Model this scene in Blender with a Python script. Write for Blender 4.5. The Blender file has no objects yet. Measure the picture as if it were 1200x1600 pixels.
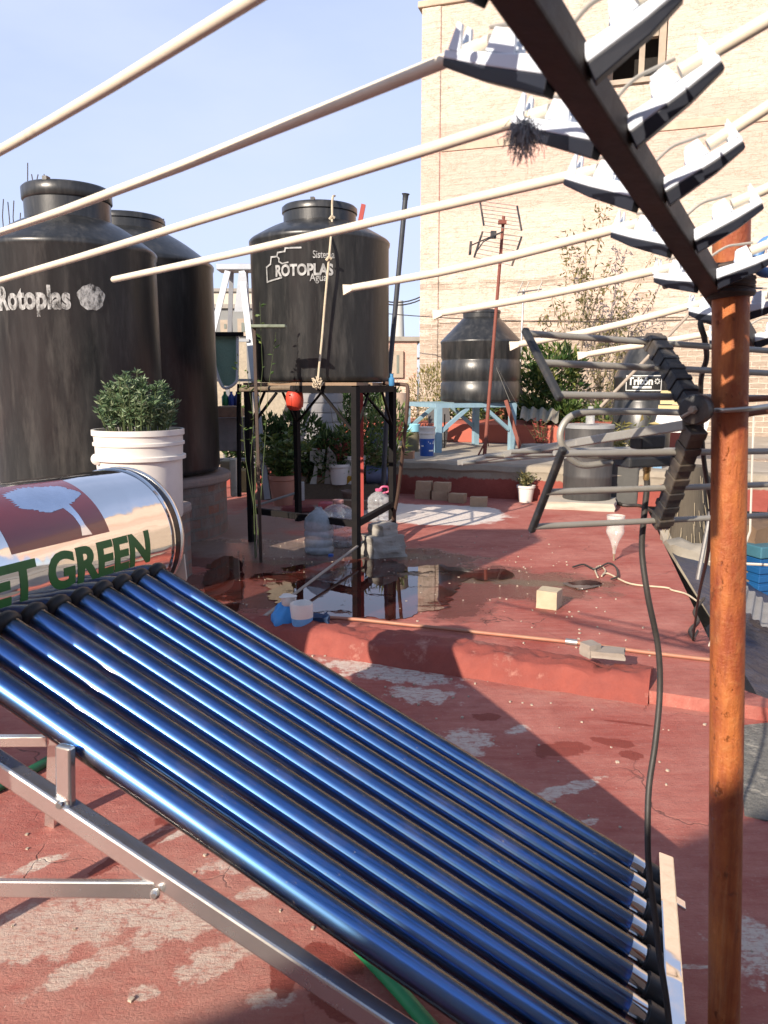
import bpy, bmesh, math, random
from mathutils import Vector, Matrix
import mathutils.noise as mnoise
random.seed(7)
SC = bpy.context.scene
COL = SC.collection
rad = math.radians
# ------------------------------------------------------------------ camera maths
EYE = Vector((0, 0, 1.345)); PITCH = rad(9.46); FP = 1200.0
c_, s_ = math.cos(PITCH), math.sin(PITCH)
FW = Vector((0, c_, -s_)); UP = Vector((0, s_, c_)); RT = Vector((1, 0, 0))
def ray(px, py): return RT*((px-600)/FP) + UP*((800-py)/FP) + FW
def G(px, py, z=0.0):
    r = ray(px, py); return EYE + r*((z-EYE.z)/r.z)
def D(px, py, y):
    r = ray(px, py); return EYE + r*(y/r.y)
def PL(px, py, Q, n):
    r = ray(px, py); return EYE + r*((Q-EYE).dot(n)/r.dot(n))
def V(px, py, S, u):
    return PL(px, py, S, Vector((-u[1], u[0], 0)))
NZ = -0.06          # near roof level
PZ = 0.40           # back platform level
E1 = Vector((.94, -.342, 0)); E2 = Vector((.342, .94, 0))   # roof grid directions
Z = Vector((0, 0, 1))
# ------------------------------------------------------------------ materials
def newmat(name):
    m = bpy.data.materials.new(name); m.use_nodes = True
    nt = m.node_tree; b = nt.nodes['Principled BSDF']
    return m, nt, b
def N(nt, t, **kw):
    n = nt.nodes.new(t)
    for k, v in kw.items():
        if k in n.inputs: n.inputs[k].default_value = v
        else: setattr(n, k, v)
    return n
def L(nt, a, b): nt.links.new(a, b)
def noise(nt, co, scale, detail=6, rough=.6, dist=0):
    n = N(nt, 'ShaderNodeTexNoise'); n.inputs['Scale'].default_value = scale
    n.inputs['Detail'].default_value = detail; n.inputs['Roughness'].default_value = rough
    n.inputs['Distortion'].default_value = dist
    if co is not None: L(nt, co, n.inputs['Vector'])
    return n.outputs['Fac']
def ramp(nt, fac, a, b, ca=(0,0,0,1), cb=(1,1,1,1)):
    r = N(nt, 'ShaderNodeValToRGB'); e = r.color_ramp.elements
    e[0].position, e[1].position = a, b; e[0].color, e[1].color = ca, cb
    L(nt, fac, r.inputs[0]); return r.outputs[0]
def mix(nt, fac, a, b, mode='MIX'):
    n = N(nt, 'ShaderNodeMix', data_type='RGBA', blend_type=mode)
    for s, v in ((0, fac), (6, a), (7, b)):
        if hasattr(v, 'is_output'): L(nt, v, n.inputs[s])
        elif s == 0: n.inputs[0].default_value = v
        else: n.inputs[s].default_value = (*v, 1) if len(v) == 3 else v
    return n.outputs[2]
def math_(nt, op, a, b=None, clamp=False):
    n = N(nt, 'ShaderNodeMath', operation=op, use_clamp=clamp)
    for i, v in enumerate((a, b)):
        if v is None: continue
        if hasattr(v, 'is_output'): L(nt, v, n.inputs[i])
        else: n.inputs[i].default_value = v
    return n.outputs[0]
def bump(nt, b, h, strength=.3, dist=.01):
    n = N(nt, 'ShaderNodeBump'); n.inputs['Strength'].default_value = strength
    n.inputs['Distance'].default_value = dist
    L(nt, h, n.inputs['Height']); L(nt, n.outputs[0], b.inputs['Normal'])
def coords(nt, kind='Object'):
    return N(nt, 'ShaderNodeTexCoord').outputs[kind]
def mapping(nt, co, scale=(1,1,1), rot=(0,0,0), loc=(0,0,0)):
    n = N(nt, 'ShaderNodeMapping'); n.inputs['Scale'].default_value = scale
    n.inputs['Rotation'].default_value = rot; n.inputs['Location'].default_value = loc
    L(nt, co, n.inputs[0]); return n.outputs[0]
_mc = {}
def M(name, col, rough=.6, metal=0., col2=None, scale=8., amount=.6, bmp=.15, bscale=None, coat=0., stretch=None,
      grime=None, grime_t=(.55, .75), spec=None, bdist=.006):
    """worn procedural surface: two tones mixed by noise, optional grime, bump"""
    if name in _mc: return _mc[name]
    m, nt, b = newmat(name); co = coords(nt)
    if stretch: co = mapping(nt, co, stretch)
    f = noise(nt, co, scale, 8, .65)
    c2 = col2 or tuple(x*.62 for x in col)
    base = mix(nt, math_(nt, 'MULTIPLY', ramp(nt, f, .35, .7), amount), col, c2)
    if grime:
        g = ramp(nt, noise(nt, co, scale*.37+.9, 9, .7), *grime_t)
        base = mix(nt, g, base, grime)
    L(nt, base, b.inputs['Base Color'])
    b.inputs['Metallic'].default_value = metal
    r = N(nt, 'ShaderNodeMapRange'); r.inputs[3].default_value = max(0.02, rough-.12); r.inputs[4].default_value = min(1, rough+.12)
    L(nt, noise(nt, co, scale*2.3, 5), r.inputs[0]); L(nt, r.outputs[0], b.inputs['Roughness'])
    if coat: b.inputs['Coat Weight'].default_value = coat; b.inputs['Coat Roughness'].default_value = .05
    if spec is not None: b.inputs['Specular IOR Level'].default_value = spec
    if bmp: bump(nt, b, noise(nt, co, bscale or scale*6, 8, .7), bmp, bdist)
    _mc[name] = m; return m
def clear(name, tint, amount=.35, rough=.08):
    """thin clear plastic: mostly see-through with a glossy film"""
    if name in _mc: return _mc[name]
    m, nt, b = newmat(name)
    b.inputs['Base Color'].default_value = (*tint, 1); b.inputs['Roughness'].default_value = rough
    tr = N(nt, 'ShaderNodeBsdfTransparent'); tr.inputs[0].default_value = (*[min(1, .55+.45*x) for x in tint], 1)
    mx = N(nt, 'ShaderNodeMixShader')
    f = ramp(nt, noise(nt, coords(nt), 14, 6), .3, .8, (amount-.12,)*3+(1,), (amount+.2,)*3+(1,))
    L(nt, f, mx.inputs[0]); L(nt, tr.outputs[0], mx.inputs[1]); L(nt, b.outputs[0], mx.inputs[2])
    L(nt, mx.outputs[0], nt.nodes['Material Output'].inputs[0])
    _mc[name] = m; return m
def leafmat(name, c1, c2, c3=None):
    if name in _mc: return _mc[name]
    m, nt, b = newmat(name)
    rnd = N(nt, 'ShaderNodeNewGeometry').outputs['Random Per Island']
    r = N(nt, 'ShaderNodeValToRGB'); e = r.color_ramp.elements
    e[0].color = (*c1, 1); e[1].color = (*(c3 or c2), 1); k = e.new(.6); k.color = (*c2, 1)
    L(nt, rnd, r.inputs[0]); L(nt, r.outputs[0], b.inputs['Base Color'])
    b.inputs['Roughness'].default_value = .5
    b.inputs['Subsurface Weight'].default_value = 0
    tl = N(nt, 'ShaderNodeBsdfTranslucent'); L(nt, r.outputs[0], tl.inputs[0])
    mx = N(nt, 'ShaderNodeMixShader'); mx.inputs[0].default_value = .25
    L(nt, b.outputs[0], mx.inputs[1]); L(nt, tl.outputs[0], mx.inputs[2])
    L(nt, mx.outputs[0], nt.nodes['Material Output'].inputs[0])
    _mc[name] = m; return m

BLACKP = M('black_polyethylene', (.014,.015,.016), .34, col2=(.038,.038,.038), scale=3, stretch=(5,5,.9), amount=.7, bmp=.12, bscale=9,
           grime=(.085,.082,.076), grime_t=(.50,.85))
WPAINT = M('faded_white_print', (.62,.62,.62), .6, col2=(.22,.22,.22), scale=26, amount=.9)
STEEL = M('stainless_steel', (.74,.73,.70), .25, .9, col2=(.66,.65,.62), scale=5, stretch=(1,1,1), amount=.5, bmp=.03, bscale=40)
GALV = M('galvanised_steel', (.46,.46,.45), .45, .85, col2=(.32,.32,.31), scale=16, bmp=.08)
CREAM = M('weathered_cream_tube', (.70,.64,.52), .5, col2=(.60,.53,.41), scale=9, stretch=(3,3,3), bmp=.05, grime=(.42,.36,.27), grime_t=(.62,.8))
GREYROD = M('dull_grey_aluminium_rod', (.36,.35,.32), .5, .35, col2=(.26,.25,.22), scale=22, bmp=.1)
INSUL = M('bluish_white_plastic', (.66,.72,.80), .45, col2=(.56,.63,.73), scale=7, bmp=.04, grime=(.40,.44,.48), grime_t=(.66,.82))
DARKSTEEL = M('dark_oxidised_steel', (.045,.034,.028), .6, .3, col2=(.09,.05,.035), scale=14, bmp=.25, grime=(.13,.06,.035), grime_t=(.6,.78))
BLACKPL = M('dusty_black_plastic', (.016,.018,.022), .5, col2=(.045,.045,.045), scale=11, bmp=.25, grime=(.13,.105,.08), grime_t=(.50,.66))
CONC = M('rough_concrete', (.30,.28,.25), .9, col2=(.20,.19,.17), scale=5, bmp=.5, bscale=30, grime=(.12,.12,.10), grime_t=(.6,.78), bdist=.01)
PALECONC = M('pale_concrete', (.45,.41,.34), .9, col2=(.33,.30,.25), scale=7, bmp=.5, bscale=35)
TERRA = M('terracotta', (.42,.20,.14), .75, col2=(.34,.14,.09), scale=6, bmp=.1)
WHITEPL = M('white_plastic', (.66,.63,.59), .45, col2=(.54,.51,.47), scale=5, bmp=.04, grime=(.40,.37,.32), grime_t=(.66,.84))
BLUEPL = M('blue_plastic', (.02,.10,.42), .4, scale=5, bmp=.03)
BLUESTEEL = M('pale_blue_painted_steel', (.24,.36,.42), .65, col2=(.13,.24,.33), scale=9, bmp=.1, grime=(.13,.07,.05), grime_t=(.64,.76))
DARKPAINT = M('black_painted_steel', (.010,.010,.011), .75, .0, col2=(.020,.016,.015), scale=16, bmp=.15, grime=(.09,.04,.026), grime_t=(.68,.8), spec=.12)
REDRUST = M('red_oxide_pipe', (.20,.055,.035), .7, col2=(.12,.035,.025), scale=15, bmp=.2)
WOOD = M('weathered_timber', (.25,.17,.11), .8, col2=(.15,.10,.07), scale=7, stretch=(1,1,8), bmp=.3)
BRICK = M('old_tan_brick', (.40,.28,.18), .9, col2=(.28,.18,.12), scale=12, bmp=.5, bscale=50)
ROPE = M('pale_fibre_rope', (.55,.46,.33), .9, scale=30, bmp=.5, bscale=120)
CABLE = M('black_rubber_cable', (.022,.02,.018), .55, col2=(.06,.05,.045), scale=20, bmp=.1)
SOIL = M('dry_soil', (.10,.065,.04), .95, scale=30, bmp=.8, bscale=60, bdist=.02)
BARK = M('grey_bark', (.17,.13,.09), .9, scale=20, bmp=.5, stretch=(3,3,.7))
# ------------------------------------------------------------------ mesh building
class MB:
    def __init__(s): s.v = []; s.f = []
    def add(s, vs, fs):
        o = len(s.v); s.v += [Vector(v) for v in vs]; s.f += [tuple(i+o for i in f) for f in fs]; return s
    def obox(s, c, ax, ay, az):
        """box by centre and three half-axis vectors"""
        c = Vector(c); P = []
        for k in (-1, 1):
            for j in (-1, 1):
                for i in (-1, 1): P.append(c+ax*i+ay*j+az*k)
        return s.add(P, [(0,2,3,1),(4,5,7,6),(0,1,5,4),(2,6,7,3),(0,4,6,2),(1,3,7,5)])
    def box(s, c, size, rz=0):
        a = Vector((math.cos(rz), math.sin(rz), 0)); b = Vector((-a.y, a.x, 0))
        return s.obox(c, a*size[0]/2, b*size[1]/2, Z*size[2]/2)
    def bar(s, a, b, w, h, up=Z):
        a, b = Vector(a), Vector(b); d = (b-a); u = d.normalized()
        x = u.cross(up)
        if x.length < 1e-3: x = u.cross(Vector((0, 1, 0)))
        x.normalize(); y = x.cross(u)
        return s.obox((a+b)/2, x*w/2, y*h/2, d/2)
    def tube(s, pts, r, n=10, cap=True, rs=None):
        pts = [Vector(p) for p in pts]; m = len(pts); rs = rs or [r]*m
        t0 = (pts[1]-pts[0]).normalized()
        x = t0.cross(Z) if abs(t0.z) < .95 else t0.cross(Vector((0, 1, 0)))
        x.normalize(); P = []; F = []
        for i, p in enumerate(pts):
            t = (pts[min(i+1, m-1)]-pts[max(i-1, 0)]).normalized()
            x = (x - t*x.dot(t)).normalized(); y = t.cross(x)
            for k in range(n):
                a = 2*math.pi*k/n; P.append(p+(x*math.cos(a)+y*math.sin(a))*rs[i])
        for i in range(m-1):
            for k in range(n):
                F.append((i*n+k, i*n+(k+1) % n, (i+1)*n+(k+1) % n, (i+1)*n+k))
        if cap: F += [tuple(range(n))[::-1], tuple((m-1)*n+k for k in range(n))]
        return s.add(P, F)
    def lathe(s, prof, o, n=40, ax=None, wob=None, cap=True):
        """prof = [(radius, height)...] about axis at o; ax = (x,y,z) frame"""
        o = Vector(o); X, Y, A = ax or (Vector((1,0,0)), Vector((0,1,0)), Z)
        P = []; F = []
        for i, (r, h) in enumerate(prof):
            for k in range(n):
                a = 2*math.pi*k/n; rr = r*(1+(wob(a, h) if wob else 0))
                P.append(o+X*math.cos(a)*rr+Y*math.sin(a)*rr+A*h)
        for i in range(len(prof)-1):
            for k in range(n):
                F.append((i*n+k, i*n+(k+1) % n, (i+1)*n+(k+1) % n, (i+1)*n+k))
        if cap: F += [tuple(range(n))[::-1], tuple((len(prof)-1)*n+k for k in range(n))]
        return s.add(P, F)
    def prism(s, poly, thick, fn):
        """2-D outline poly [(u,v)] -> fn(u,v,w) for w 0..thick"""
        n = len(poly)
        P = [fn(u, v, 0) for u, v in poly]+[fn(u, v, thick) for u, v in poly]
        F = [tuple(range(n))[::-1], tuple(range(n, 2*n))]+[(i, (i+1) % n, n+(i+1) % n, n+i) for i in range(n)]
        return s.add(P, F)
    def grid(s, fn, nu, nv):
        P = [fn(i/nu, j/nv) for j in range(nv+1) for i in range(nu+1)]
        F = [(j*(nu+1)+i, j*(nu+1)+i+1, (j+1)*(nu+1)+i+1, (j+1)*(nu+1)+i) for j in range(nv) for i in range(nu)]
        return s.add(P, F)
    def rock(s, c, size, seed=0, rz=0, sub=3, amp=.16):
        """a rough worn block"""
        bm = bmesh.new(); bmesh.ops.create_cube(bm, size=1)
        bmesh.ops.subdivide_edges(bm, edges=bm.edges[:], cuts=sub, use_grid_fill=True)
        R = Matrix.Rotation(rz, 3, 'Z')
        for v in bm.verts:
            q = v.co.copy(); l = q.length
            k = .90/max(l, .55) if l > .75 else 1
            q = q*min(1, .86*k+.14 if l > .75 else 1)
            d = mnoise.noise_vector(v.co*2.7+Vector((seed*3.1, seed*1.7, 0)))*amp
            q = q+d*.55
            v.co = R @ Vector((q.x*size[0], q.y*size[1], q.z*size[2]))+Vector(c)
        bm.verts.index_update()
        s.add([v.co for v in bm.verts], [tuple(v.index for v in f.verts) for f in bm.faces]); bm.free(); return s
    def leaf(s, p, d, nrm, ln, w):
        d = d.normalized(); x = d.cross(nrm)
        if x.length < 1e-4: x = d.cross(Vector((.3, .8, .5)))
        x.normalize(); n = x.cross(d)
        m = p+d*ln*.5+n*ln*.08; t = p+d*ln-n*ln*.06
        return s.add([p, m+x*w/2, t, m-x*w/2], [(0, 1, 2, 3)])
    def build(s, name, mat, parent=None, smooth=False, loc=None, edge=40, bevel=0):
        me = bpy.data.meshes.new(name)
        o = bpy.data.objects.new(name, me); COL.objects.link(o)
        org = Vector((0, 0, 0))
        if parent is not None:
            org = WORLD[parent.name]; o.parent = parent; WORLD[o.name] = org
        else:
            if loc is None:
                if s.v:
                    org = Vector((sum(v.x for v in s.v)/len(s.v), sum(v.y for v in s.v)/len(s.v), min(v.z for v in s.v)))
            else: org = Vector(loc)
            o.location = org; WORLD[o.name] = org
        me.from_pydata([v-org for v in s.v], [], s.f); me.update()
        bm = bmesh.new(); bm.from_mesh(me); bmesh.ops.recalc_face_normals(bm, faces=bm.faces[:]); bm.to_mesh(me); bm.free()
        if mat: me.materials.append(mat)
        if smooth:
            for p in me.polygons: p.use_smooth = True
            me.set_sharp_from_angle(angle=rad(edge))
        if bevel:
            md = o.modifiers.new('bevel', 'BEVEL'); md.width = bevel; md.segments = 2; md.limit_method = 'ANGLE'; md.angle_limit = rad(35)
        return o
WORLD = {}
def tag(o, label, cat, group=None):
    o['label'] = label; o['category'] = cat
    if group: o['group'] = group
    return o
def thing(name, label, cat, loc, group=None):
    o = bpy.data.objects.new(name, None); COL.objects.link(o); o.location = loc
    o.empty_display_size = .1; WORLD[o.name] = Vector(loc)
    return tag(o, label, cat, group)
def struct(o): o['kind'] = 'structure'; return o
def clone(o, loc, rz=0, label=None, scale=None):
    c = o.copy(); COL.objects.link(c); c.location = loc; c.rotation_euler = (0, 0, rz)
    if scale: c.scale = scale
    if label: c['label'] = label
    for ch in o.children:
        k = ch.copy(); COL.objects.link(k); k.parent = c
        for g in ch.children:
            q = g.copy(); COL.objects.link(q); q.parent = k
    return c
def spline(pts, n=8):
    """Catmull-Rom through points"""
    P = [Vector(p) for p in pts]; P = [P[0]*2-P[1]]+P+[P[-1]*2-P[-2]]; out = []
    for i in range(1, len(P)-2):
        a, b, c, d = P[i-1:i+3]
        for k in range(n):
            t = k/n
            out.append(.5*((2*b)+(c-a)*t+(2*a-5*b+4*c-d)*t*t+(3*b-a-3*c+d)*t**3))
    out.append(P[-2]); return out
def textmesh(body, size, bold=0., step=.02, shear=0.):
    cu = bpy.data.curves.new('t', 'FONT'); cu.body = body; cu.size = size; cu.offset = bold; cu.shear = shear
    cu.align_x = 'LEFT'; cu.resolution_u = 4
    o = bpy.data.objects.new('t', cu); COL.objects.link(o)
    dg = bpy.context.evaluated_depsgraph_get()
    me = bpy.data.meshes.new_from_object(o.evaluated_get(dg))
    bm = bmesh.new(); bm.from_mesh(me)
    bmesh.ops.remove_doubles(bm, verts=bm.verts[:], dist=1e-5)
    xs = [v.co.x for v in bm.verts]; ys = [v.co.y for v in bm.verts]
    x = min(xs)+step
    while x < max(xs):
        bmesh.ops.bisect_plane(bm, geom=bm.verts[:]+bm.edges[:]+bm.faces[:], plane_co=(x, 0, 0), plane_no=(1, 0, 0)); x += step
    y = min(ys)+step
    while y < max(ys):
        bmesh.ops.bisect_plane(bm, geom=bm.verts[:]+bm.edges[:]+bm.faces[:], plane_co=(0, y, 0), plane_no=(0, 1, 0)); y += step
    bm.verts.index_update()
    vs = [(v.co.x, v.co.y) for v in bm.verts]; fs = [tuple(v.index for v in f.verts) for f in bm.faces]
    bm.free(); bpy.data.objects.remove(o); bpy.data.curves.remove(cu); bpy.data.meshes.remove(me)
    x0 = min(v[0] for v in vs); w = max(v[0] for v in vs)-x0
    return [(v[0]-x0, v[1]) for v in vs], fs, w
def onto(mb, vs, fs, fn): mb.add([fn(*v) for v in vs], fs)
def outline2d(mb, pts, w, fn, close=True, step=.02):
    """a painted line of width w following 2-D points"""
    n = len(pts)
    for i in range(n if close else n-1):
        a = Vector(pts[i]); b = Vector(pts[(i+1) % n]); d = b-a; l = d.length
        if l < 1e-6: continue
        d /= l; q = Vector((-d.y, d.x))*w/2; a = a-d*w/2; l += w
        k = max(1, int(l/step))
        for j in range(k):
            p = a+d*l*j/k; r = a+d*l*(j+1)/k
            mb.add([fn(*(p-q)), fn(*(r-q)), fn(*(r+q)), fn(*(p+q))], [(0, 1, 2, 3)])
def rnd(a, b): return random.uniform(a, b)
def rvec():
    while True:
        v = Vector((rnd(-1, 1), rnd(-1, 1), rnd(-1, 1)))
        if .05 < v.length < 1: return v
def cylfn(c, R, a0, z0):
    """map (u,v) onto an upright cylinder; a0 = azimuth of u=0 (0 = towards the camera, + = viewer's right)"""
    def f(u, v):
        a = a0+u/R
        return Vector((c.x+R*math.sin(a), c.y-R*math.cos(a), z0+v))
    return f
exec_parts = []
# ================================================================== WORLD, SUN, CAMERA
SUN_AZ, SUN_EL = rad(34), rad(26.5)       # direction the light travels: to the right and away; height
w = bpy.data.worlds.new('World'); SC.world = w; w.use_nodes = True
nt = w.node_tree; bg = nt.nodes['Background']
sky = nt.nodes.new('ShaderNodeTexSky'); sky.sky_type = 'NISHITA'; sky.sun_disc = False
sky.sun_elevation = SUN_EL; sky.altitude = 2200
sun_dir = Vector((-math.sin(SUN_AZ)*math.cos(SUN_EL), -math.cos(SUN_AZ)*math.cos(SUN_EL), math.sin(SUN_EL)))
sky.sun_rotation = math.atan2(sun_dir.x, sun_dir.y)
sky.air_density = 1.3; sky.dust_density = 2.6; sky.ozone_density = 1.5
gc = nt.nodes.new('ShaderNodeTexCoord')
veil = noise(nt, mapping(nt, gc.outputs['Generated'], (1, 1, 3)), 1.6, 6, .55)
vf = N(nt, 'ShaderNodeMapRange'); vf.inputs[1].default_value = .3; vf.inputs[2].default_value = .75; vf.inputs[3].default_value = .55; vf.inputs[4].default_value = .95; L(nt, veil, vf.inputs[0])
gz = N(nt, 'ShaderNodeSeparateXYZ'); L(nt, gc.outputs['Generated'], gz.inputs[0])
hv = N(nt, 'ShaderNodeMapRange'); hv.inputs[1].default_value = .38; hv.inputs[2].default_value = .80; hv.inputs[3].default_value = 1.0; hv.inputs[4].default_value = .25; L(nt, gz.outputs[2], hv.inputs[0])
vfac = math_(nt, 'MULTIPLY', vf.outputs[0], hv.outputs[0])
L(nt, mix(nt, vfac, sky.outputs[0], (3.95, 4.45, 6.3)), bg.inputs[0]); bg.inputs[1].default_value = .115   # thin high haze veils the sky
ld = bpy.data.lights.new('sun', 'SUN'); ld.energy = 5.0; ld.angle = rad(.5); ld.color = (1, .87, .72)
lo = bpy.data.objects.new('sun', ld); COL.objects.link(lo)
lo.rotation_euler = (-sun_dir).to_track_quat('-Z', 'Y').to_euler(); lo.location = sun_dir*40
cd = bpy.data.cameras.new('camera'); cam = bpy.data.objects.new('camera', cd); COL.objects.link(cam)
cam.location = EYE; cam.rotation_euler = (rad(90)-PITCH, 0, 0)
cd.sensor_fit = 'HORIZONTAL'; cd.sensor_width = 36; cd.lens = 36; cd.clip_start = .02; cd.clip_end = 5000
cd.dof.use_dof = True; cd.dof.focus_distance = 4.2; cd.dof.aperture_fstop = 15
SC.camera = cam
SC.view_settings.view_transform = 'Standard'; SC.view_settings.look = 'None'; SC.view_settings.gamma = 1
SC.view_settings.exposure = .72
SC.render.engine = 'CYCLES'
SC.cycles.max_bounces = 8; SC.cycles.transparent_max_bounces = 16
# ================================================================== ROOFS AND GROUND
def blobs(nt, co, lst, amp=.35, nscale=5., soft=.12):
    """lst of (centre, rx, ry, rot): union of noise-edged patches -> 0..1"""
    d = N(nt, 'ShaderNodeTexNoise'); d.inputs['Scale'].default_value = nscale; d.inputs['Detail'].default_value = 9
    d.inputs['Roughness'].default_value = .68; L(nt, co, d.inputs['Vector'])
    nz = math_(nt, 'MULTIPLY', math_(nt, 'SUBTRACT', d.outputs['Fac'], .5), amp*4)
    out = None
    for c, rx, ry, rot in lst:
        mp = N(nt, 'ShaderNodeMapping', vector_type='TEXTURE'); mp.inputs['Location'].default_value = (c.x, c.y, c.z)
        mp.inputs['Rotation'].default_value = (0, 0, rot); mp.inputs['Scale'].default_value = (rx, ry, 1)
        L(nt, co, mp.inputs[0])
        ln = N(nt, 'ShaderNodeVectorMath', operation='LENGTH'); L(nt, mp.outputs[0], ln.inputs[0])
        e = math_(nt, 'ADD', ln.outputs['Value'], nz)
        mr = N(nt, 'ShaderNodeMapRange'); mr.inputs[1].default_value = 1+soft; mr.inputs[2].default_value = 1-soft
        L(nt, e, mr.inputs[0])
        out = mr.outputs[0] if out is None else math_(nt, 'MAXIMUM', out, mr.outputs[0])
    return out
def roofmat(name, near):
    m, nt, b = newmat(name); co = coords(nt)
    red, pink = (.31,.062,.046), (.47,.19,.15)
    f1 = noise(nt, co, 1.7, 9, .68); f2 = noise(nt, co, 9, 9, .75); f3 = noise(nt, co, 60, 8, .75)
    st = mapping(nt, co, (1.4, 9, 1), (0, 0, rad(-42)))     # brushed streaks
    s1 = noise(nt, st, 2.4, 9, .75)
    col = mix(nt, ramp(nt, math_(nt, 'ADD', math_(nt, 'MULTIPLY', f1, .6), math_(nt, 'MULTIPLY', s1, .4)), .40, .62), red, pink)
    col = mix(nt, math_(nt, 'MULTIPLY', ramp(nt, f2, .46, .66), .6), col, (.31,.090,.070))
    col = mix(nt, math_(nt, 'MULTIPLY', ramp(nt, noise(nt, st, 5, 9, .8), .54, .70), .55), col, (.42,.205,.17))
    col = mix(nt, math_(nt, 'MULTIPLY', ramp(nt, f3, .56, .70), .40), col, (.46,.30,.25))
    col = mix(nt, math_(nt, 'MULTIPLY', ramp(nt, noise(nt, co, 34, 7, .8), .62, .70), .5), col, (.13,.035,.026))
    big = ramp(nt, noise(nt, co, .8, 7, .7), .50, .68); col = mix(nt, math_(nt, 'MULTIPLY', big, .38), col, (.185,.040,.033))
    # peeled specks, pits and hair cracks
    sp = ramp(nt, noise(nt, co, 85, 4, .6), .69, .72); col = mix(nt, math_(nt, 'MULTIPLY', sp, .85), col, (.55,.46,.38))
    vo = N(nt, 'ShaderNodeTexVoronoi', feature='DISTANCE_TO_EDGE'); vo.inputs['Scale'].default_value = 1.6
    wv_ = N(nt, 'ShaderNodeVectorMath', operation='ADD'); ws = N(nt, 'ShaderNodeVectorMath', operation='SCALE'); ws.inputs['Scale'].default_value = .5
    wn = N(nt, 'ShaderNodeTexNoise'); wn.inputs['Scale'].default_value = 3; wn.inputs['Detail'].default_value = 6; L(nt, co, wn.inputs[0]); L(nt, wn.outputs['Color'], ws.inputs[0]); L(nt, co, wv_.inputs[0]); L(nt, ws.outputs[0], wv_.inputs[1]); L(nt, wv_.outputs[0], vo.inputs[0])
    crack = math_(nt, 'MULTIPLY', ramp(nt, vo.outputs[0], .002, .007, (1,1,1,1), (0,0,0,1)), ramp(nt, noise(nt, co, 1.3, 4), .52, .60))
    col = mix(nt, math_(nt, 'MULTIPLY', crack, .8), col, (.07,.03,.025))
    rough = None
    if near:
        lime = [(G(55,1460,NZ), .18,.11,.5), (G(150,1440,NZ), .15,.08,.5), (G(280,1430,NZ), .13,.10,.3), (G(345,1500,NZ), .10,.05,.7), (G(130,1515,NZ), .10,.04,.7),
                (G(225,1550,NZ),.03,.02,0), (G(275,1300,NZ), .14,.03,.7), (G(375,1345,NZ), .12,.05,.6), (G(60,1350,NZ), .10,.02,.7), (G(395,1395,NZ), .05,.03,.3),
                (G(620,1055,NZ), .28,.09,-.3), (G(655,1085,NZ), .14,.085,-.3), (G(720,1160,NZ), .12,.10,.3), (G(880,1235,NZ), .16,.03,.5), (G(1185,1480,NZ), .09,.11,.2), (G(560,1040,NZ),.2,.07,-.3),
                (G(810,1140,NZ), .05,.03,.5), (G(420,1560,NZ), .05,.03,0), (G(905,1290,NZ), .07,.015,.5), (G(1075,1510,NZ), .05,.008,0)]
        col = mix(nt, math_(nt, 'MULTIPLY', blobs(nt, mapping(nt, co, (1,1,1)), lime, .85, 13, .16), math_(nt, 'MULTIPLY', ramp(nt, noise(nt, st, 14, 9, .8), .36, .50), ramp(nt, noise(nt, co, 38, 8, .8), .34, .50))), col, mix(nt, f3, (.68,.61,.53), (.50,.42,.35)))
        fade = blobs(nt, co, [(G(150,1480,NZ), .75,.42,.4), (G(420,1330,NZ), .5,.25,.6), (G(980,1080,NZ),.5,.2,-.3)], .7, 4, .5)
        col = mix(nt, math_(nt, 'MULTIPLY', math_(nt, 'MULTIPLY', fade, ramp(nt, f2, .30, .62)), .55), col, (.52,.30,.24))
        fresh = [(G(210,1330,NZ), .16,.03,.9), (G(285,1270,NZ), .10,.05,.8), (G(440,1510,NZ), .03,.10,.2), (G(520,1495,NZ),.09,.03,-.6), (G(550,1570,NZ), .12,.05,-.5),
                 (G(960,1160,NZ), .09,.035,-.3), (G(985,1180,NZ), .05,.035,-.2), (G(985,1130,NZ), .10,.012,-.3), (G(880,1170,NZ), .11,.06,.3), (G(760,1120,NZ), .06,.04,0)]
        fr = blobs(nt, co, fresh, .42, 14, .06)
        col = mix(nt, math_(nt, 'MULTIPLY', fr, .85), col, (.20,.030,.018))
    else:
        lime = [(G(680,803), .78,.62,-.34), (G(610,800), .65,.60,-.3), (G(735,798), .30,.35,-.3)]
        col = mix(nt, math_(nt, 'MULTIPLY', blobs(nt, co, lime, .22, 3.5, .05), .92), col, mix(nt, f2, (.78,.74,.68), (.56,.51,.45)))
        wet = [(G(545,905), 1.25,.90,-.35), (G(420,870), 1.2,.6,-.3), (G(730,908), .95,.48,-.2), (G(820,905), .5,.16,-.2), (G(880,915), .24,.10,-.3), (G(920,912), .15,.07,-.2), (G(600,870), .8,.4,-.2)]
        wm = blobs(nt, co, wet, .42, 3.2, .12)
        col = mix(nt, math_(nt, 'MULTIPLY', wm, .80), col, (.085,.018,.013))
        dirt = [(G(690,900), .55,.14,-.3), (G(600,868), .5,.12,-.2), (G(500,880), .7,.08,-.1), (G(820,910), .4,.08,-.2)]
        col = mix(nt, math_(nt, 'MULTIPLY', blobs(nt, co, dirt, .7, 9, .1), .8), col, (.11,.085,.055))
        gr = [(G(400,850), 1.0,.5,-.2), (G(350,820), .8,.6,0), (G(480,800), .8,.5,0)]
        col = mix(nt, math_(nt, 'MULTIPLY', blobs(nt, co, gr, .4, 4, .2), .75), col, (.24,.20,.17))
        rough = wm
    L(nt, col, b.inputs['Base Color'])
    r0 = N(nt, 'ShaderNodeMapRange'); r0.inputs[3].default_value = .55; r0.inputs[4].default_value = .9; L(nt, f2, r0.inputs[0])
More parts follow.
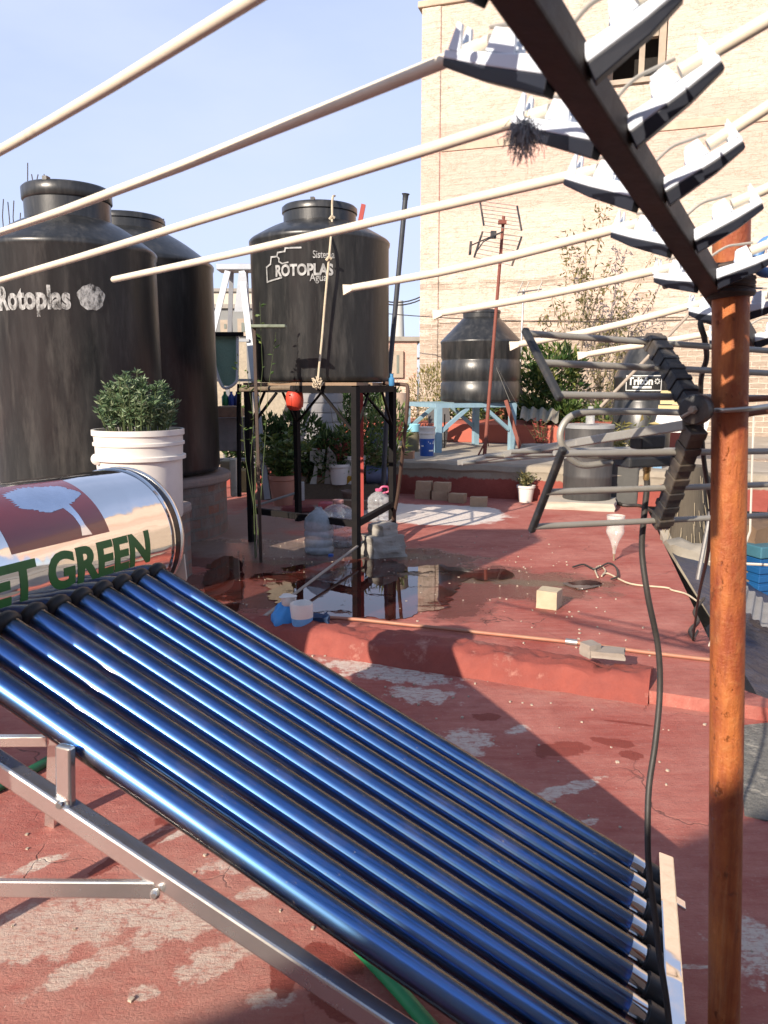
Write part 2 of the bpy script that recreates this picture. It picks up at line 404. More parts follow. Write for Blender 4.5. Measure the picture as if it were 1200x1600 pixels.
    if rough is not None:
        rr = N(nt, 'ShaderNodeMapRange'); rr.inputs[3].default_value = 1; rr.inputs[4].default_value = .20; L(nt, rough, rr.inputs[0])
        L(nt, math_(nt, 'MULTIPLY', r0.outputs[0], rr.outputs[0]), b.inputs['Roughness'])
    else: L(nt, r0.outputs[0], b.inputs['Roughness'])
    h = math_(nt, 'ADD', math_(nt, 'ADD', math_(nt, 'MULTIPLY', f2, .8), math_(nt, 'MULTIPLY', s1, .5)), math_(nt, 'MULTIPLY', noise(nt, co, 130, 6, .75), .45))
    h = math_(nt, 'SUBTRACT', h, math_(nt, 'MULTIPLY', crack, .5))
    bump(nt, b, h, .75, .014)
    return m
NEAR_MAT = roofmat('worn_red_roof_paint_near', True); FAR_MAT = roofmat('worn_red_roof_paint_far', False)
def slab(name, poly, ztop, zbot, mat):
    mb = MB(); mb.prism(poly, ztop-zbot, lambda u, v, w_: Vector((u, v, zbot+w_)))
    return struct(mb.build(name, mat, loc=(0, 0, 0)))
K0 = G(430, 1010, NZ); K1 = G(1020, 1100, NZ)          # foot of the kerb on the near roof
kd = (K1-K0).normalized(); kn = Vector((-kd.y, kd.x, 0))
KL = K0-kd*6; KR = K1+kd*.62
re = Vector((.342, .94, 0))
edge0 = G(1110, 1000); edge1 = G(1032, 838); ed = (edge1-edge0).normalized()
F0 = edge0-ed*.75; F1 = edge0+ed*6.2
slab('roof', [(-9, -5), (1.75, -5), (1.62, 2.9), (KR.x, KR.y), (KL.x, KL.y), (-9, KL.y)], NZ, -.4, NEAR_MAT)
slab('far_roof', [(KL.x-3, KL.y+1.2), (KL.x, KL.y), (KR.x, KR.y), (F0.x+.02, F0.y+.1), (F1.x, F1.y), (F1.x-1, 14), (-9, 14)], 0, -.4, FAR_MAT)
GROUND = M('city_ground', (.22,.19,.15), .95, scale=.6, bmp=.2)
mb = MB(); mb.grid(lambda u, v: Vector(((u-.5)*3000, (v-.5)*3000, -3.2)), 4, 4); struct(mb.build('ground', GROUND, loc=(0, 0, -3.2)))
slab('lower_roof', [(1.2, -6), (30, -6), (30, 13.5), (1.2, 13.5)], -1.35, -1.7, CONC)
# grey concrete patch right of the pole
mb = MB(); pp = [G(1158, 1135, NZ), G(1255, 1125, NZ), G(1260, 1240, NZ), G(1204, 1285, NZ), G(1163, 1275, NZ), G(1158, 1200, NZ)]
mb.prism([(p.x, p.y) for p in pp], .05, lambda u, v, w_: Vector((u, v, NZ-.045+w_)))
struct(mb.build('concrete_path', M('grey_aggregate', (.24,.24,.22), .95, col2=(.12,.12,.11), scale=30, bmp=1, bscale=28, bdist=.05, grime=(.40,.38,.33), grime_t=(.56,.62)), loc=(0, 0, 0)))
# building body under the roofs
mb = MB(); mb.prism([(-8.9, -4.9), (1.7, -4.9), (1.58, 2.9), (KR.x-.05, KR.y), (F1.x-.05, F1.y), (F1.x-1, 13.9), (-8.9, 13.9)], 2.79, lambda u, v, w_: Vector((u, v, -3.19+w_)))
tag(mb.build('house', M('bare_block_wall', (.30,.27,.23), .9, scale=4, bmp=.4), loc=(0, 0, -3.19)), 'house under the red painted flat roof', 'house')
# kerb: long rounded mortar ridge between the two roof levels, broken off at its right end
KM = M('red_kerb_paint', (.27,.062,.044), .8, col2=(.18,.040,.032), scale=7, amount=.9, bmp=.7, bscale=22, grime=(.44,.22,.17), grime_t=(.60,.72), bdist=.012)
mb = MB(); nu = 260
prof = [(-.03, 0), (-.010, .055), (.006, .092), (.025, .108), (.09, .116), (.16, .112), (.22, .096), (.27, .068), (.33, .058)]
LK = (K1-K0).length-.02+1.2
def kf(u, v):
    i = min(int(v*(len(prof)-1)), len(prof)-2); t = v*(len(prof)-1)-i
    o = prof[i][0]*(1-t)+prof[i+1][0]*t; h = prof[i][1]*(1-t)+prof[i+1][1]*t
    a = u*LK-1.2
    p = K0+kd*a+kn*o
    q = mnoise.noise(Vector((a*2.1, o*5, 3)))*.020+mnoise.noise(Vector((a*8, o*14, 8)))*.014+mnoise.noise(Vector((a*23, o*30, 4)))*.006
    sag = -.03 if .92 < u < .945 else 0
    p.z = NZ+max(0.0, h*(1+q*5)+(.0 if h < .03 else q+sag*h*4))
    return p+kn*q*.8
mb.grid(kf, nu, 28)
n = nu+1; mb.f.append(tuple(j*n+nu for j in range(29)))
tag(mb.build('kerb', KM, smooth=True, edge=50), 'long red painted mortar ridge across the roof, broken off at its right end', 'kerb')
# back step: retaining wall and the concrete platform behind it
W0 = G(640, 772); W1 = G(872, 784)
wd = E1.copy(); W0 = W0-wd*4.2; WL = 8.2
m_, nt, b = newmat('step_wall_paint'); co = coords(nt)
sx = N(nt, 'ShaderNodeSeparateXYZ'); L(nt, co, sx.inputs[0])
hh = math_(nt, 'ADD', sx.outputs[2], math_(nt, 'MULTIPLY', math_(nt, 'SUBTRACT', noise(nt, co, 3.5, 8, .7), .5), .22))
mask = ramp(nt, hh, .215, .235)
colr = mix(nt, noise(nt, co, 12, 8), (.30,.075,.055), (.20,.04,.03)); colc = mix(nt, noise(nt, co, 9, 8, .7), (.36,.31,.24), (.19,.165,.13))
L(nt, mix(nt, mask, colr, colc), b.inputs['Base Color']); b.inputs['Roughness'].default_value = .9; bump(nt, b, noise(nt, co, 22, 8, .7), .5, .015)
STEPM = m_
mb = MB()
def wf(u, v):
    a = u*WL; prof2 = [(0, 0), (.0, .30), (-.02, .33), (0, PZ-.01), (.03, PZ+.004), (.25, PZ+.004)]
    i = min(int(v*5), 4); t = v*5-i
    o = prof2[i][0]*(1-t)+prof2[i+1][0]*t; h = prof2[i][1]*(1-t)+prof2[i+1][1]*t
    q = mnoise.noise(Vector((a*1.8, h*6, 0)))*.03+mnoise.noise(Vector((a*7, h*14, 5)))*.012
    p = W0+wd*a+E2*(o+q)
    p.z = h+(mnoise.noise(Vector((a*3, 2, 1)))*.012 if h > .2 else 0)
    return p
mb.grid(wf, 150, 15)
wall = mb.build('retaining_wall', STEPM, smooth=True, loc=(0, 0, 0)); tag(wall, 'low step wall at the far end of the roof, red below and bare concrete above', 'wall')
a, bq = W0+E2*.2, W0+wd*(WL+1.5)+E2*.2
slab('platform', [(a.x, a.y), (bq.x, bq.y), (bq.x+E2.x*9, bq.y+E2.y*9), (a.x+E2.x*9, a.y+E2.y*9)], PZ, -.05,
     M('platform_concrete', (.36,.32,.26), .9, col2=(.24,.215,.18), scale=3, bmp=.35, bscale=25, grime=(.50,.46,.38), grime_t=(.55,.7)))
# red parapet behind the blue stand
Rp = G(720, 691, PZ)
mb = MB(); mb.prism([(-3.2, 0), (3.4, 0), (3.4, .24), (3.4, .30), (-3.2, .30)], 1, lambda u, v, w_: Rp+E1*u+E2*(w_*.9)+Z*(v*(1 if w_ < .5 else 1.15)))
tag(mb.build('parapet', M('red_parapet_paint', (.40,.105,.065), .8, col2=(.30,.07,.05), scale=3, bmp=.25, grime=(.5,.24,.18), grime_t=(.6,.76)), bevel=.012), 'broad red painted parapet behind the blue tank stand', 'parapet')
# unseen wall behind the viewer and shaft at left, added to shade the roof
BW = M('shade_caster_block', (.38,.30,.23), .9, scale=4, bmp=.4, grime=(.24,.18,.13))
mb = MB(); A = Vector((-3.96, -3.56, 0)); B = Vector((3.2, .05, 0)); dd = (B-A).normalized(); nn_ = Vector((dd.y, -dd.x, 0))
mb.prism([(0, NZ), ((B-A).length, NZ), ((B-A).length, 2.94), (0, 2.94)], .2, lambda u, v, w_: A+dd*u+nn_*w_+Z*v)
tag(mb.build('shade_wall', BW), 'tall unseen block wall added behind the viewer to shade the near roof', 'wall')
mb = MB(); mb.prism([(-2.70, 1.5), (-2.03, 1.5), (-2.03, 2.04), (-2.70, 2.04)], 3.1, lambda u, v, w_: Vector((u, v, NZ+w_)))
tag(mb.build('shade_shaft', BW), 'unseen square block shaft added left of the solar heater to shade the far roof', 'shaft')
# ================================================================== PUDDLE
WATER, nt, b = newmat('rain_water'); co = coords(nt)
L(nt, mix(nt, ramp(nt, noise(nt, co, 4, 7), .4, .62), (.070,.014,.010), (.03,.010,.008)), b.inputs['Base Color'])
b.inputs['Roughness'].default_value = .012; b.inputs['IOR'].default_value = 1.45; b.inputs['Specular IOR Level'].default_value = .55
bump(nt, b, math_(nt, 'ADD', noise(nt, co, 6, 2, .4), math_(nt, 'MULTIPLY', noise(nt, co, 30, 3, .5), .15)), .025, .01)
tr = N(nt, 'ShaderNodeBsdfTransparent'); mx = N(nt, 'ShaderNodeMixShader')
film = ramp(nt, noise(nt, mapping(nt, co, (1, 1.9, 1), (0, 0, rad(-20))), 2.6, 9, .66), .395, .43)     # the film breaks into islands and ragged fringes
L(nt, film, mx.inputs[0]); L(nt, tr.outputs[0], mx.inputs[1]); L(nt, b.outputs[0], mx.inputs[2]); L(nt, mx.outputs[0], nt.nodes['Material Output'].inputs[0])
PZ_ = [0.0]
def puddle(pts, label):
    mb = MB(); P = spline([G(*p) for p in pts]+[G(*pts[0])], 22)[:-1]; cen = sum(P, Vector())/len(P)
    Q = []
    for p in P:
        k = 1+mnoise.noise(p*4.3)*.16+mnoise.noise(p*13)*.09+mnoise.noise(p*31)*.04
        q = cen+(p-cen)*k; q.z = .0045+PZ_[0]; Q.append(q)
    PZ_[0] += .0015
    mb.add(Q, [tuple(range(len(Q)))])
    return struct(mb.build('puddle', WATER, loc=(0, 0, 0)))
puddle([(520,880),(565,874),(600,878),(640,886),(700,884),(745,893),(722,912),(700,935),(645,962),(600,968),(545,972),(500,966),(470,950),(420,935),(390,905),(450,890)], '')
puddle([(325,880),(352,870),(378,880),(380,910),(372,950),(340,960),(318,920)], '')
puddle([(740,893),(790,890),(800,902),(765,908),(742,904)], '')
puddle([(878,913),(920,908),(940,915),(905,923)], '')
# ================================================================== BIG BUILDING BEHIND
FAC, nt, b = newmat('patchy_plaster_over_brick'); co = coords(nt)
def rot_co(nt, co):  # facade coordinates: u along wall, v up
    mp = N(nt, 'ShaderNodeCombineXYZ'); s = N(nt, 'ShaderNodeSeparateXYZ'); L(nt, co, s.inputs[0])
    L(nt, s.outputs[0], mp.inputs[0]); L(nt, s.outputs[2], mp.inputs[1]); L(nt, s.outputs[1], mp.inputs[2])
    return mp.outputs[0], s
uv, sep = rot_co(nt, co)
br = N(nt, 'ShaderNodeTexBrick'); br.inputs['Scale'].default_value = 1; br.inputs['Brick Width'].default_value = .27; br.inputs['Row Height'].default_value = .098
br.inputs['Mortar Size'].default_value = .012; br.inputs['Mortar Smooth'].default_value = .3; br.inputs['Bias'].default_value = -.2
br.inputs['Color1'].default_value = (.33,.265,.20,1); br.inputs['Color2'].default_value = (.21,.17,.13,1); br.inputs['Mortar'].default_value = (.58,.49,.39,1)
jit = N(nt, 'ShaderNodeVectorMath', operation='ADD'); sc_ = N(nt, 'ShaderNodeVectorMath', operation='SCALE'); sc_.inputs['Scale'].default_value = .03
nn = N(nt, 'ShaderNodeTexNoise'); nn.inputs['Scale'].default_value = 4; L(nt, co, nn.inputs[0]); L(nt, nn.outputs['Color'], sc_.inputs[0])
L(nt, uv, jit.inputs[0]); L(nt, sc_.outputs[0], jit.inputs[1]); L(nt, jit.outputs[0], br.inputs[0])
n1 = noise(nt, co, 1.3, 9, .72); n2 = noise(nt, mapping(nt, uv, (.55, 2.6, 1)), 2.4, 9, .78); n3 = noise(nt, co, 18, 6, .7)
# plaster covers the upper wall, brick shows low down (z from about 1.0 to 3 m) and in thin bands
zz = sep.outputs[2]
low = N(nt, 'ShaderNodeMapRange'); low.inputs[1].default_value = 1.4; low.inputs[2].default_value = 3.3; low.inputs[3].default_value = .30; low.inputs[4].default_value = -.07
L(nt, zz, low.inputs[0])
top_ = N(nt, 'ShaderNodeMapRange'); top_.inputs[1].default_value = 6.3; top_.inputs[2].default_value = 6.6; top_.inputs[3].default_value = 0; top_.inputs[4].default_value = .02
L(nt, zz, top_.inputs[0])
band = ramp(nt, math_(nt, 'ABSOLUTE', math_(nt, 'SUBTRACT', zz, 3.28)), .06, .16, (1,1,1,1), (0,0,0,1))
sh = math_(nt, 'ADD', math_(nt, 'ADD', n2, low.outputs[0]), math_(nt, 'ADD', top_.outputs[0], math_(nt, 'MULTIPLY', band, .16)))
bare = ramp(nt, sh, .56, .63)
plas = mix(nt, ramp(nt, n1, .35, .65), (.70,.565,.475), (.62,.485,.40))
plas = mix(nt, math_(nt, 'MULTIPLY', ramp(nt, n3, .5, .7), .35), plas, (.46,.33,.23))
# pinkish render higher up on the right, paler strip at the top
pk = N(nt, 'ShaderNodeMapRange'); pk.inputs[1].default_value = 4.55; pk.inputs[2].default_value = 4.75; L(nt, zz, pk.inputs[0])
pk2 = N(nt, 'ShaderNodeMapRange'); pk2.inputs[1].default_value = 6.35; pk2.inputs[2].default_value = 6.25; L(nt, zz, pk2.inputs[0])
pm = math_(nt, 'MULTIPLY', math_(nt, 'MULTIPLY', pk.outputs[0], pk2.outputs[0]), .9)
plas = mix(nt, pm, plas, (.66,.42,.35))
col = mix(nt, bare, plas, mix(nt, .25, br.outputs['Color'], plas))
rows = N(nt, 'ShaderNodeTexBrick'); rows.inputs['Scale'].default_value = 1; rows.inputs['Brick Width'].default_value = .42; rows.inputs['Row Height'].default_value = .21; rows.inputs['Mortar Size'].default_value = .012; rows.inputs['Mortar Smooth'].default_value = .6
rows.inputs['Color1'].default_value = (0,0,0,1); rows.inputs['Color2'].default_value = (0,0,0,1); rows.inputs['Mortar'].default_value = (1,1,1,1); L(nt, jit.outputs[0], rows.inputs[0])
rj = math_(nt, 'MULTIPLY', rows.outputs['Fac'], ramp(nt, noise(nt, mapping(nt, uv, (.7, 1.6, 1)), 3.1, 9, .8), .50, .60))
col = mix(nt, math_(nt, 'MULTIPLY', rj, .38), col, (.27,.195,.14))
pit_shade = ramp(nt, noise(nt, mapping(nt, uv, (1, 2.2, 1)), 8, 9, .85), .575, .64)
patch = ramp(nt, noise(nt, mapping(nt, uv, (.6, 1, 1)), .9, 7, .7), .44, .58)
col = mix(nt, math_(nt, 'MULTIPLY', math_(nt, 'MULTIPLY', pit_shade, patch), .62), col, (.28,.20,.14))  # shadowed pits and streaks of the rough wall, painted as dark marks
drip = ramp(nt, noise(nt, mapping(nt, uv, (5, .35, 1)), 1.5, 8, .75), .57, .70); col = mix(nt, math_(nt, 'MULTIPLY', drip, .3), col, (.36,.27,.20))
big = ramp(nt, noise(nt, mapping(nt, uv, (.35, .8, 1)), 1.1, 6, .65), .42, .62)
col = mix(nt, math_(nt, 'MULTIPLY', big, .30), col, (.52,.42,.33))
# dirty joints and drips below ledges
col = mix(nt, math_(nt, 'MULTIPLY', ramp(nt, noise(nt, mapping(nt, uv, (4, .6, 1)), 2.0, 8, .75), .58, .78), .4), col, (.30,.21,.15))
ccrack = ramp(nt, math_(nt, 'ABSOLUTE', math_(nt, 'SUBTRACT', noise(nt, mapping(nt, uv, (1, 2.2, 1)), 2.2, 7, .72), .5)), .004, .012, (1,1,1,1), (0,0,0,1))
col = mix(nt, math_(nt, 'MULTIPLY', ccrack, .6), col, (.27,.19,.13))
L(nt, col, b.inputs['Base Color']); b.inputs['Roughness'].default_value = .95; b.inputs['Specular IOR Level'].default_value = .1
crs = N(nt, 'ShaderNodeTexWave', bands_direction='Y'); crs.inputs['Scale'].default_value = 1.55; crs.inputs['Distortion'].default_value = 5; crs.inputs['Detail'].default_value = 6; crs.inputs['Detail Scale'].default_value = 2.5; L(nt, jit.outputs[0], crs.inputs[0])
n4 = noise(nt, mapping(nt, uv, (1, 2.4, 1)), 7, 9, .75)
hh = math_(nt, 'ADD', math_(nt, 'MULTIPLY', br.outputs['Fac'], math_(nt, 'ADD', math_(nt, 'MULTIPLY', bare, .45), .12)), math_(nt, 'ADD', math_(nt, 'MULTIPLY', n2, 1.6), math_(nt, 'MULTIPLY', n3, .5)))
hh = math_(nt, 'ADD', hh, math_(nt, 'ADD', math_(nt, 'MULTIPLY', crs.outputs['Fac'], .09), math_(nt, 'MULTIPLY', n4, .9)))
bump(nt, b, hh, .75, .035)
B0 = D(657, 400, 16.0); B0.z = 0
bu = Vector((math.cos(rad(18)), -math.sin(rad(18)), 0)); bn = Vector((bu.y, -bu.x, 0))   # bn faces the viewer
bld = thing('building', 'tall peach plastered brick building with rough patchy wall and dark window high up', 'building', (B0.x, B0.y, -3.19))
bld.rotation_euler = (0, 0, -rad(18)); BO = Vector((B0.x, B0.y, -3.19))
def BP(u, dpt, z): return Vector((u, dpt, z))    # building frame: u along facade, depth behind it, z above roof level
def bbox(mb, u0, u1, d0, d1, z0, z1): mb.obox(BP((u0+u1)/2, (d0+d1)/2, (z0+z1)/2), Vector(((u1-u0)/2, 0, 0)), Vector((0, (d1-d0)/2, 0)), Vector((0, 0, (z1-z0)/2)))
def bpart(mb, name, mat, parent=bld, **k):
    o = mb.build(name, mat, loc=(0, 0, 0), **k); o.parent = parent
    if parent is bld: o.location = (0, 0, 3.19)
    else: o.location = (0, 0, 0)
    return o
def fu(px, py):
    p = PL(px, py, B0, bn); return (p-B0).dot(bu), p.z
u0, zt = fu(668, 12); uw0, zw1 = fu(955, -40); uw1, zw0 = fu(1040, 118)
TOP = zt
mb = MB(); UW = 16; DP = 7
bbox(mb, 0, uw0, 0, DP, -3.19, TOP); bbox(mb, uw1, UW, 0, DP, -3.19, TOP); bbox(mb, uw0, uw1, 0, DP, -3.19, zw0); bbox(mb, uw0, uw1, 0, DP, zw1, TOP); bbox(mb, uw0, uw1, 1.6, DP, zw0, zw1)
bpart(mb, 'wall', FAC)
mb = MB(); bbox(mb, 0, .38, -.035, .02, -3.19, TOP-.01); M('column_concrete', (.64,.50,.39), .95, col2=(.48,.37,.28), scale=3, bmp=.8, bscale=20, bdist=.03); bpart(mb, 'corner_column', FAC, bevel=.02)
mb = MB(); bbox(mb, .40, UW, -.03, .02, 2.55, 2.80); bpart(mb, 'floor_band', FAC, bevel=.015)
mb = MB(); bbox(mb, .40, UW, -.025, .02, zw0-.92, zw0-.78); bpart(mb, 'ledge', M('ledge_concrete', (.52,.41,.31), .95, col2=(.30,.22,.16), scale=4, bmp=.5), bevel=.01)
mb = MB(); bbox(mb, -.08, UW, -.05, .3, TOP, TOP+.12); bpart(mb, 'coping', _mc['ledge_concrete'], bevel=.02)
FR = M('raw_window_concrete', (.40,.33,.26), .9, scale=5, bmp=.3)
mb = MB(); bbox(mb, uw0+.02, uw0+.08, .5, .6, zw0, zw1); bbox(mb, uw1-.14, uw1-.02, .2, .4, zw0, zw1)
um = uw0*.42+uw1*.58; bbox(mb, um-.05, um+.05, .52, .62, zw0, zw1-.9); bbox(mb, uw0+.09, uw1-.15, .51, .63, zw1-.9, zw1-.80)
wf_ = bpart(mb, 'window', FR)
mb = MB(); bbox(mb, uw0-.06, uw1+.06, -.06, .09, zw0-.08, zw0+.002); o = bpart(mb, 'sill', FR, wf_)
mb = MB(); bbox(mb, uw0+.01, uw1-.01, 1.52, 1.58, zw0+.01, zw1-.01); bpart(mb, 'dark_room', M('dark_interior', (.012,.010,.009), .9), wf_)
# ================================================================== SOLAR WATER HEATER
T0 = Vector((-.66768, 2.17787, .79871)); MD = Vector((-.31162, -.94977, .02872)).normalized()
TD = Vector((.85692, -.29396, -.42340)).normalized(); ND = Vector((.41058, -.10733, .90549)).normalized()
TL, TS = 1.541, .08025
TUBE, nt, b = newmat('selective_blue_glass'); co = coords(nt)
b.inputs['Base Color'].default_value = (.022, .085, .42, 1); b.inputs['Metallic'].default_value = 1; b.inputs['Roughness'].default_value = .19
dm = ramp(nt, noise(nt, co, 60, 5, .7), .62, .8)
L(nt, mix(nt, math_(nt, 'MULTIPLY', dm, .25), (.085, .27, .74), (.18, .30, .56)), b.inputs['Base Color'])
g2 = N(nt, 'ShaderNodeBsdfGlossy'); g2.inputs['Roughness'].default_value = .40; g2.inputs['Color'].default_value = (.28, .58, .98, 1)   # coating scatters light broadly
mx = N(nt, 'ShaderNodeMixShader'); mx.inputs[0].default_value = .27; L(nt, b.outputs[0], mx.inputs[1]); L(nt, g2.outputs[0], mx.inputs[2]); L(nt, mx.outputs[0], nt.nodes['Material Output'].inputs[0])
GLASS, nt, b = newmat('clear_outer_glass')
tr = N(nt, 'ShaderNodeBsdfTransparent'); gl = N(nt, 'ShaderNodeBsdfGlossy'); gl.inputs['Roughness'].default_value = .02; fz = N(nt, 'ShaderNodeFresnel'); fz.inputs[0].default_value = 1.75
mx = N(nt, 'ShaderNodeMixShader'); L(nt, fz.outputs[0], mx.inputs[0]); L(nt, tr.outputs[0], mx.inputs[1]); L(nt, gl.outputs[0], mx.inputs[2])
tr.inputs[0].default_value = (.92, .94, .95, 1)
du = N(nt, 'ShaderNodeBsdfDiffuse'); du.inputs[0].default_value = (.42, .37, .32, 1); m2 = N(nt, 'ShaderNodeMixShader'); gco = coords(nt)
dust = math_(nt, 'ADD', math_(nt, 'MULTIPLY', ramp(nt, noise(nt, gco, 150, 4, .6), .66, .72), .30), math_(nt, 'MULTIPLY', ramp(nt, noise(nt, gco, 9, 8, .7), .50, .80), .10))
L(nt, dust, m2.inputs[0]); L(nt, mx.outputs[0], m2.inputs[1]); L(nt, du.outputs[0], m2.inputs[2])
L(nt, m2.outputs[0], nt.nodes['Material Output'].inputs[0])
MIRROR, nt, b = newmat('polished_stainless'); co = coords(nt)
b.inputs['Base Color'].default_value = (.74, .73, .71, 1); b.inputs['Metallic'].default_value = 1; b.inputs['Roughness'].default_value = .045
bump(nt, b, math_(nt, 'ADD', noise(nt, mapping(nt, co, (1, 1, 3)), 3.2, 2, .4), math_(nt, 'MULTIPLY', noise(nt, co, 9, 2, .4), .35)), .16, .03)
sm = N(nt, 'ShaderNodeMapRange'); sm.inputs[3].default_value = .02; sm.inputs[4].default_value = .13; L(nt, ramp(nt, noise(nt, co, 7, 6, .7), .4, .75), sm.inputs[0]); L(nt, sm.outputs[0], b.inputs['Roughness'])
DGREY = M('dark_chrome', (.05,.05,.055), .18, .9, scale=5, bmp=0)
SEAL = M('black_seal_rubber', (.012,.012,.013), .5, scale=20, bmp=.05)
heater = thing('solar_water_heater', 'solar water heater with ten blue glass tubes sloping down from a shiny steel tank', 'solar heater', (-.1, 1.7, NZ))
for i in range(10):
    p0 = T0+MD*TS*i; p1 = p0+TD*(TL-.052); r = .0288; ri = .0226
    mb = MB(); mb.tube([p0-TD*.05, p0+TD*.4, p0+TD*.8, p0+TD*1.2, p1, p1+TD*.012, p1+TD*.02], ri, 32, rs=[ri]*5+[ri*.8, .003], cap=False)
    tb = mb.build('tube', TUBE, heater, smooth=True)
    mb = MB(); mb.tube([p0-TD*.05, p0+TD*.4, p0+TD*.8, p0+TD*1.2, p1], r, 32, cap=False); mb.build('outer_glass', GLASS, tb, smooth=True)
    mb = MB(); mb.tube([p1, p1+TD*.028, p1+TD*.04, p1+TD*.050, p1+TD*.056], r, 28, rs=[r, r*.985, r*.9, r*.62, .006])
    mb.build('silver_tip', M('silvered_glass', (.62,.64,.66), .12, 1, scale=8, bmp=.02), tb, smooth=True, edge=60)
    mb = MB(); mb.tube([p0-TD*.018, p0-TD*.012, p0+TD*.010, p0+TD*.016], .036, 24, rs=[.032, .038, .037, .031]); mb.build('seal', SEAL, tb, smooth=True, edge=50)
    mb = MB(); mb.tube([p1+TD*.036, p1+TD*.075], .0335, 20); mb.build('tube_cup', SEAL, tb, smooth=True)
# storage tank along MD, the far end face hidden
RT_ = .207; AX = T0-TD*.205; EA = AX-MD*.118
fr = (TD*-1, ND, MD)        # frame: angle 0 = away from tubes
mb = MB(); mb.lathe([(RT_, .055), (RT_, .30), (RT_, .6), (RT_, 1.0), (RT_, 1.55)], EA, 96, fr, cap=False)
tank = mb.build('storage_tank', MIRROR, heater, smooth=True)
mb = MB(); mb.lathe([(RT_+.0005, .056), (RT_+.005, .052), (RT_+.005, .046), (RT_+.0005, .043)], EA, 96, fr, cap=False); mb.build('seam_ring', MIRROR, tank, smooth=True)
mb = MB(); mb.lathe([(RT_+.0008, .0445), (RT_+.002, .03), (RT_+.002, .016)], EA, 96, fr, cap=False); mb.build('end_band', DGREY, tank, smooth=True)
mb = MB(); mb.lathe([(RT_+.003, .0165), (RT_+.006, .010), (RT_+.005, 0), (RT_-.01, -.010), (RT_-.06, -.018), (.01, -.022)], EA, 96, fr); mb.build('end_cap', STEEL, tank, smooth=True, edge=60)
mb = MB(); mb.lathe([(RT_, 1.548), (RT_+.006, 1.555), (RT_+.005, 1.575), (.01, 1.59)], EA, 64, fr); mb.build('end_cap', STEEL, tank, smooth=True)
# decals: (s along the tank from far end towards the camera's left, arc angle phi measured from ND towards TD)
def tankp(px, py):
    """pixel on the visible side of the tank -> (s, phi)"""
    r = ray(px, py); o = EYE-EA; rd = r-MD*r.dot(MD); od = o-MD*o.dot(MD)
    a = rd.dot(rd); bb = 2*rd.dot(od); cc = od.dot(od)-RT_*RT_; q = bb*bb-4*a*cc
    t = (-bb-math.sqrt(max(q, 0)))/(2*a); p = o+r*t
    return p.dot(MD), math.atan2(p.dot(TD), p.dot(ND))
def tk(s, phi, h=.0012):
    return EA+MD*s+(ND*math.cos(phi)+TD*math.sin(phi))*(RT_+h)
GREEN = M('green_vinyl', (.012,.14,.022), .5, col2=(.010,.10,.018), scale=9, bmp=.03)
MAROON = M('maroon_vinyl', (.22,.035,.040), .22, col2=(.17,.03,.035), scale=6, bmp=.03, coat=.6)
# lettering, fitted so that it runs between the two measured ends of the word
sl, pl = tankp(60, 905); sr, pr = tankp(236, 838)
vs, fs, wd_ = textmesh('ET GREEN', .1, .004, .006)
hgt = max(v[1] for v in vs)
s_e, ph_base = tankp(3, 945)
s_n, ph2 = tankp(238, 870)
kx = (s_e-s_n)/wd_
lh = .088       # letter height on the metal
mb = MB()
ph0 = tankp(105, 915)[1]
_, pht = tankp(105, 867)
for q in (): pass
onto(mb, [(v[0], v[1]) for v in vs], fs, lambda u, v: tk(s_e+.035-u*(kx*1.045), ph0-(v/hgt)*(lh/RT_), .0007))
mb.build('lettering', GREEN, tank)
# maroon panel with a tree left blank in it
pa = [tankp(160, 832), tankp(24, 868), tankp(8, 772), tankp(112, 757)]
s0 = min(pa[0][0], pa[3][0]); s1 = s0+.335
p_lo = tankp(90, 850)[1]; p_hi = p_lo-.205/RT_
def pan(u, v): return (s1+(s0-s1)*u, p_lo+(p_hi-p_lo)*v)
mb = MB(); mb.grid(lambda u, v: tk(*pan(u, v), .0004), 40, 40); pnl = mb.build('logo_panel', MAROON, tank, smooth=True)
def blank(poly):
    bm = bmesh.new(); vv = [bm.verts.new((x, y, 0)) for x, y in poly]; f = bm.faces.new(vv)
    bmesh.ops.triangulate(bm, faces=[f])
    for ax in (0, 1):
        for k in range(1, 24):
            bmesh.ops.bisect_plane(bm, geom=bm.verts[:]+bm.edges[:]+bm.faces[:], plane_co=(k/24, 0, 0) if ax == 0 else (0, k/24, 0), plane_no=(1, 0, 0) if ax == 0 else (0, 1, 0))
    bm.verts.index_update(); r = [(v.co.x, v.co.y) for v in bm.verts], [tuple(v.index for v in f.verts) for f in bm.faces]; bm.free(); return r
tp = []
for k in range(120):
    a = 2*math.pi*k/120
    rr = 1+.07*math.sin(3*a+1)+.05*math.sin(7*a+2)+(.07 if k % 3 == 0 else -.03)+rnd(-.035, .035)
    tp.append((.585+.325*math.cos(a)*rr, .645+.255*math.sin(a)*rr*(1 if math.sin(a) > 0 else .82)))
mb = MB()
v_, f_ = blank(tp); onto(mb, v_, f_, lambda u, v: tk(*pan(u, v), .0008))
v_, f_ = blank([(.63,.52),(.70,.30),(.715,.15),(.69,.03),(.80,.02),(.765,.16),(.76,.30),(.74,.52)]); onto(mb, v_, f_, lambda u, v: tk(*pan(u, v), .00085))
for cx, cy in ((.36,.55),(.60,.66),(.28,.42),(.72,.60)): pass
mb.build('tree_emblem', M('pale_foil', (.70,.76,.86), .12, 1, scale=9, bmp=.02), tank)
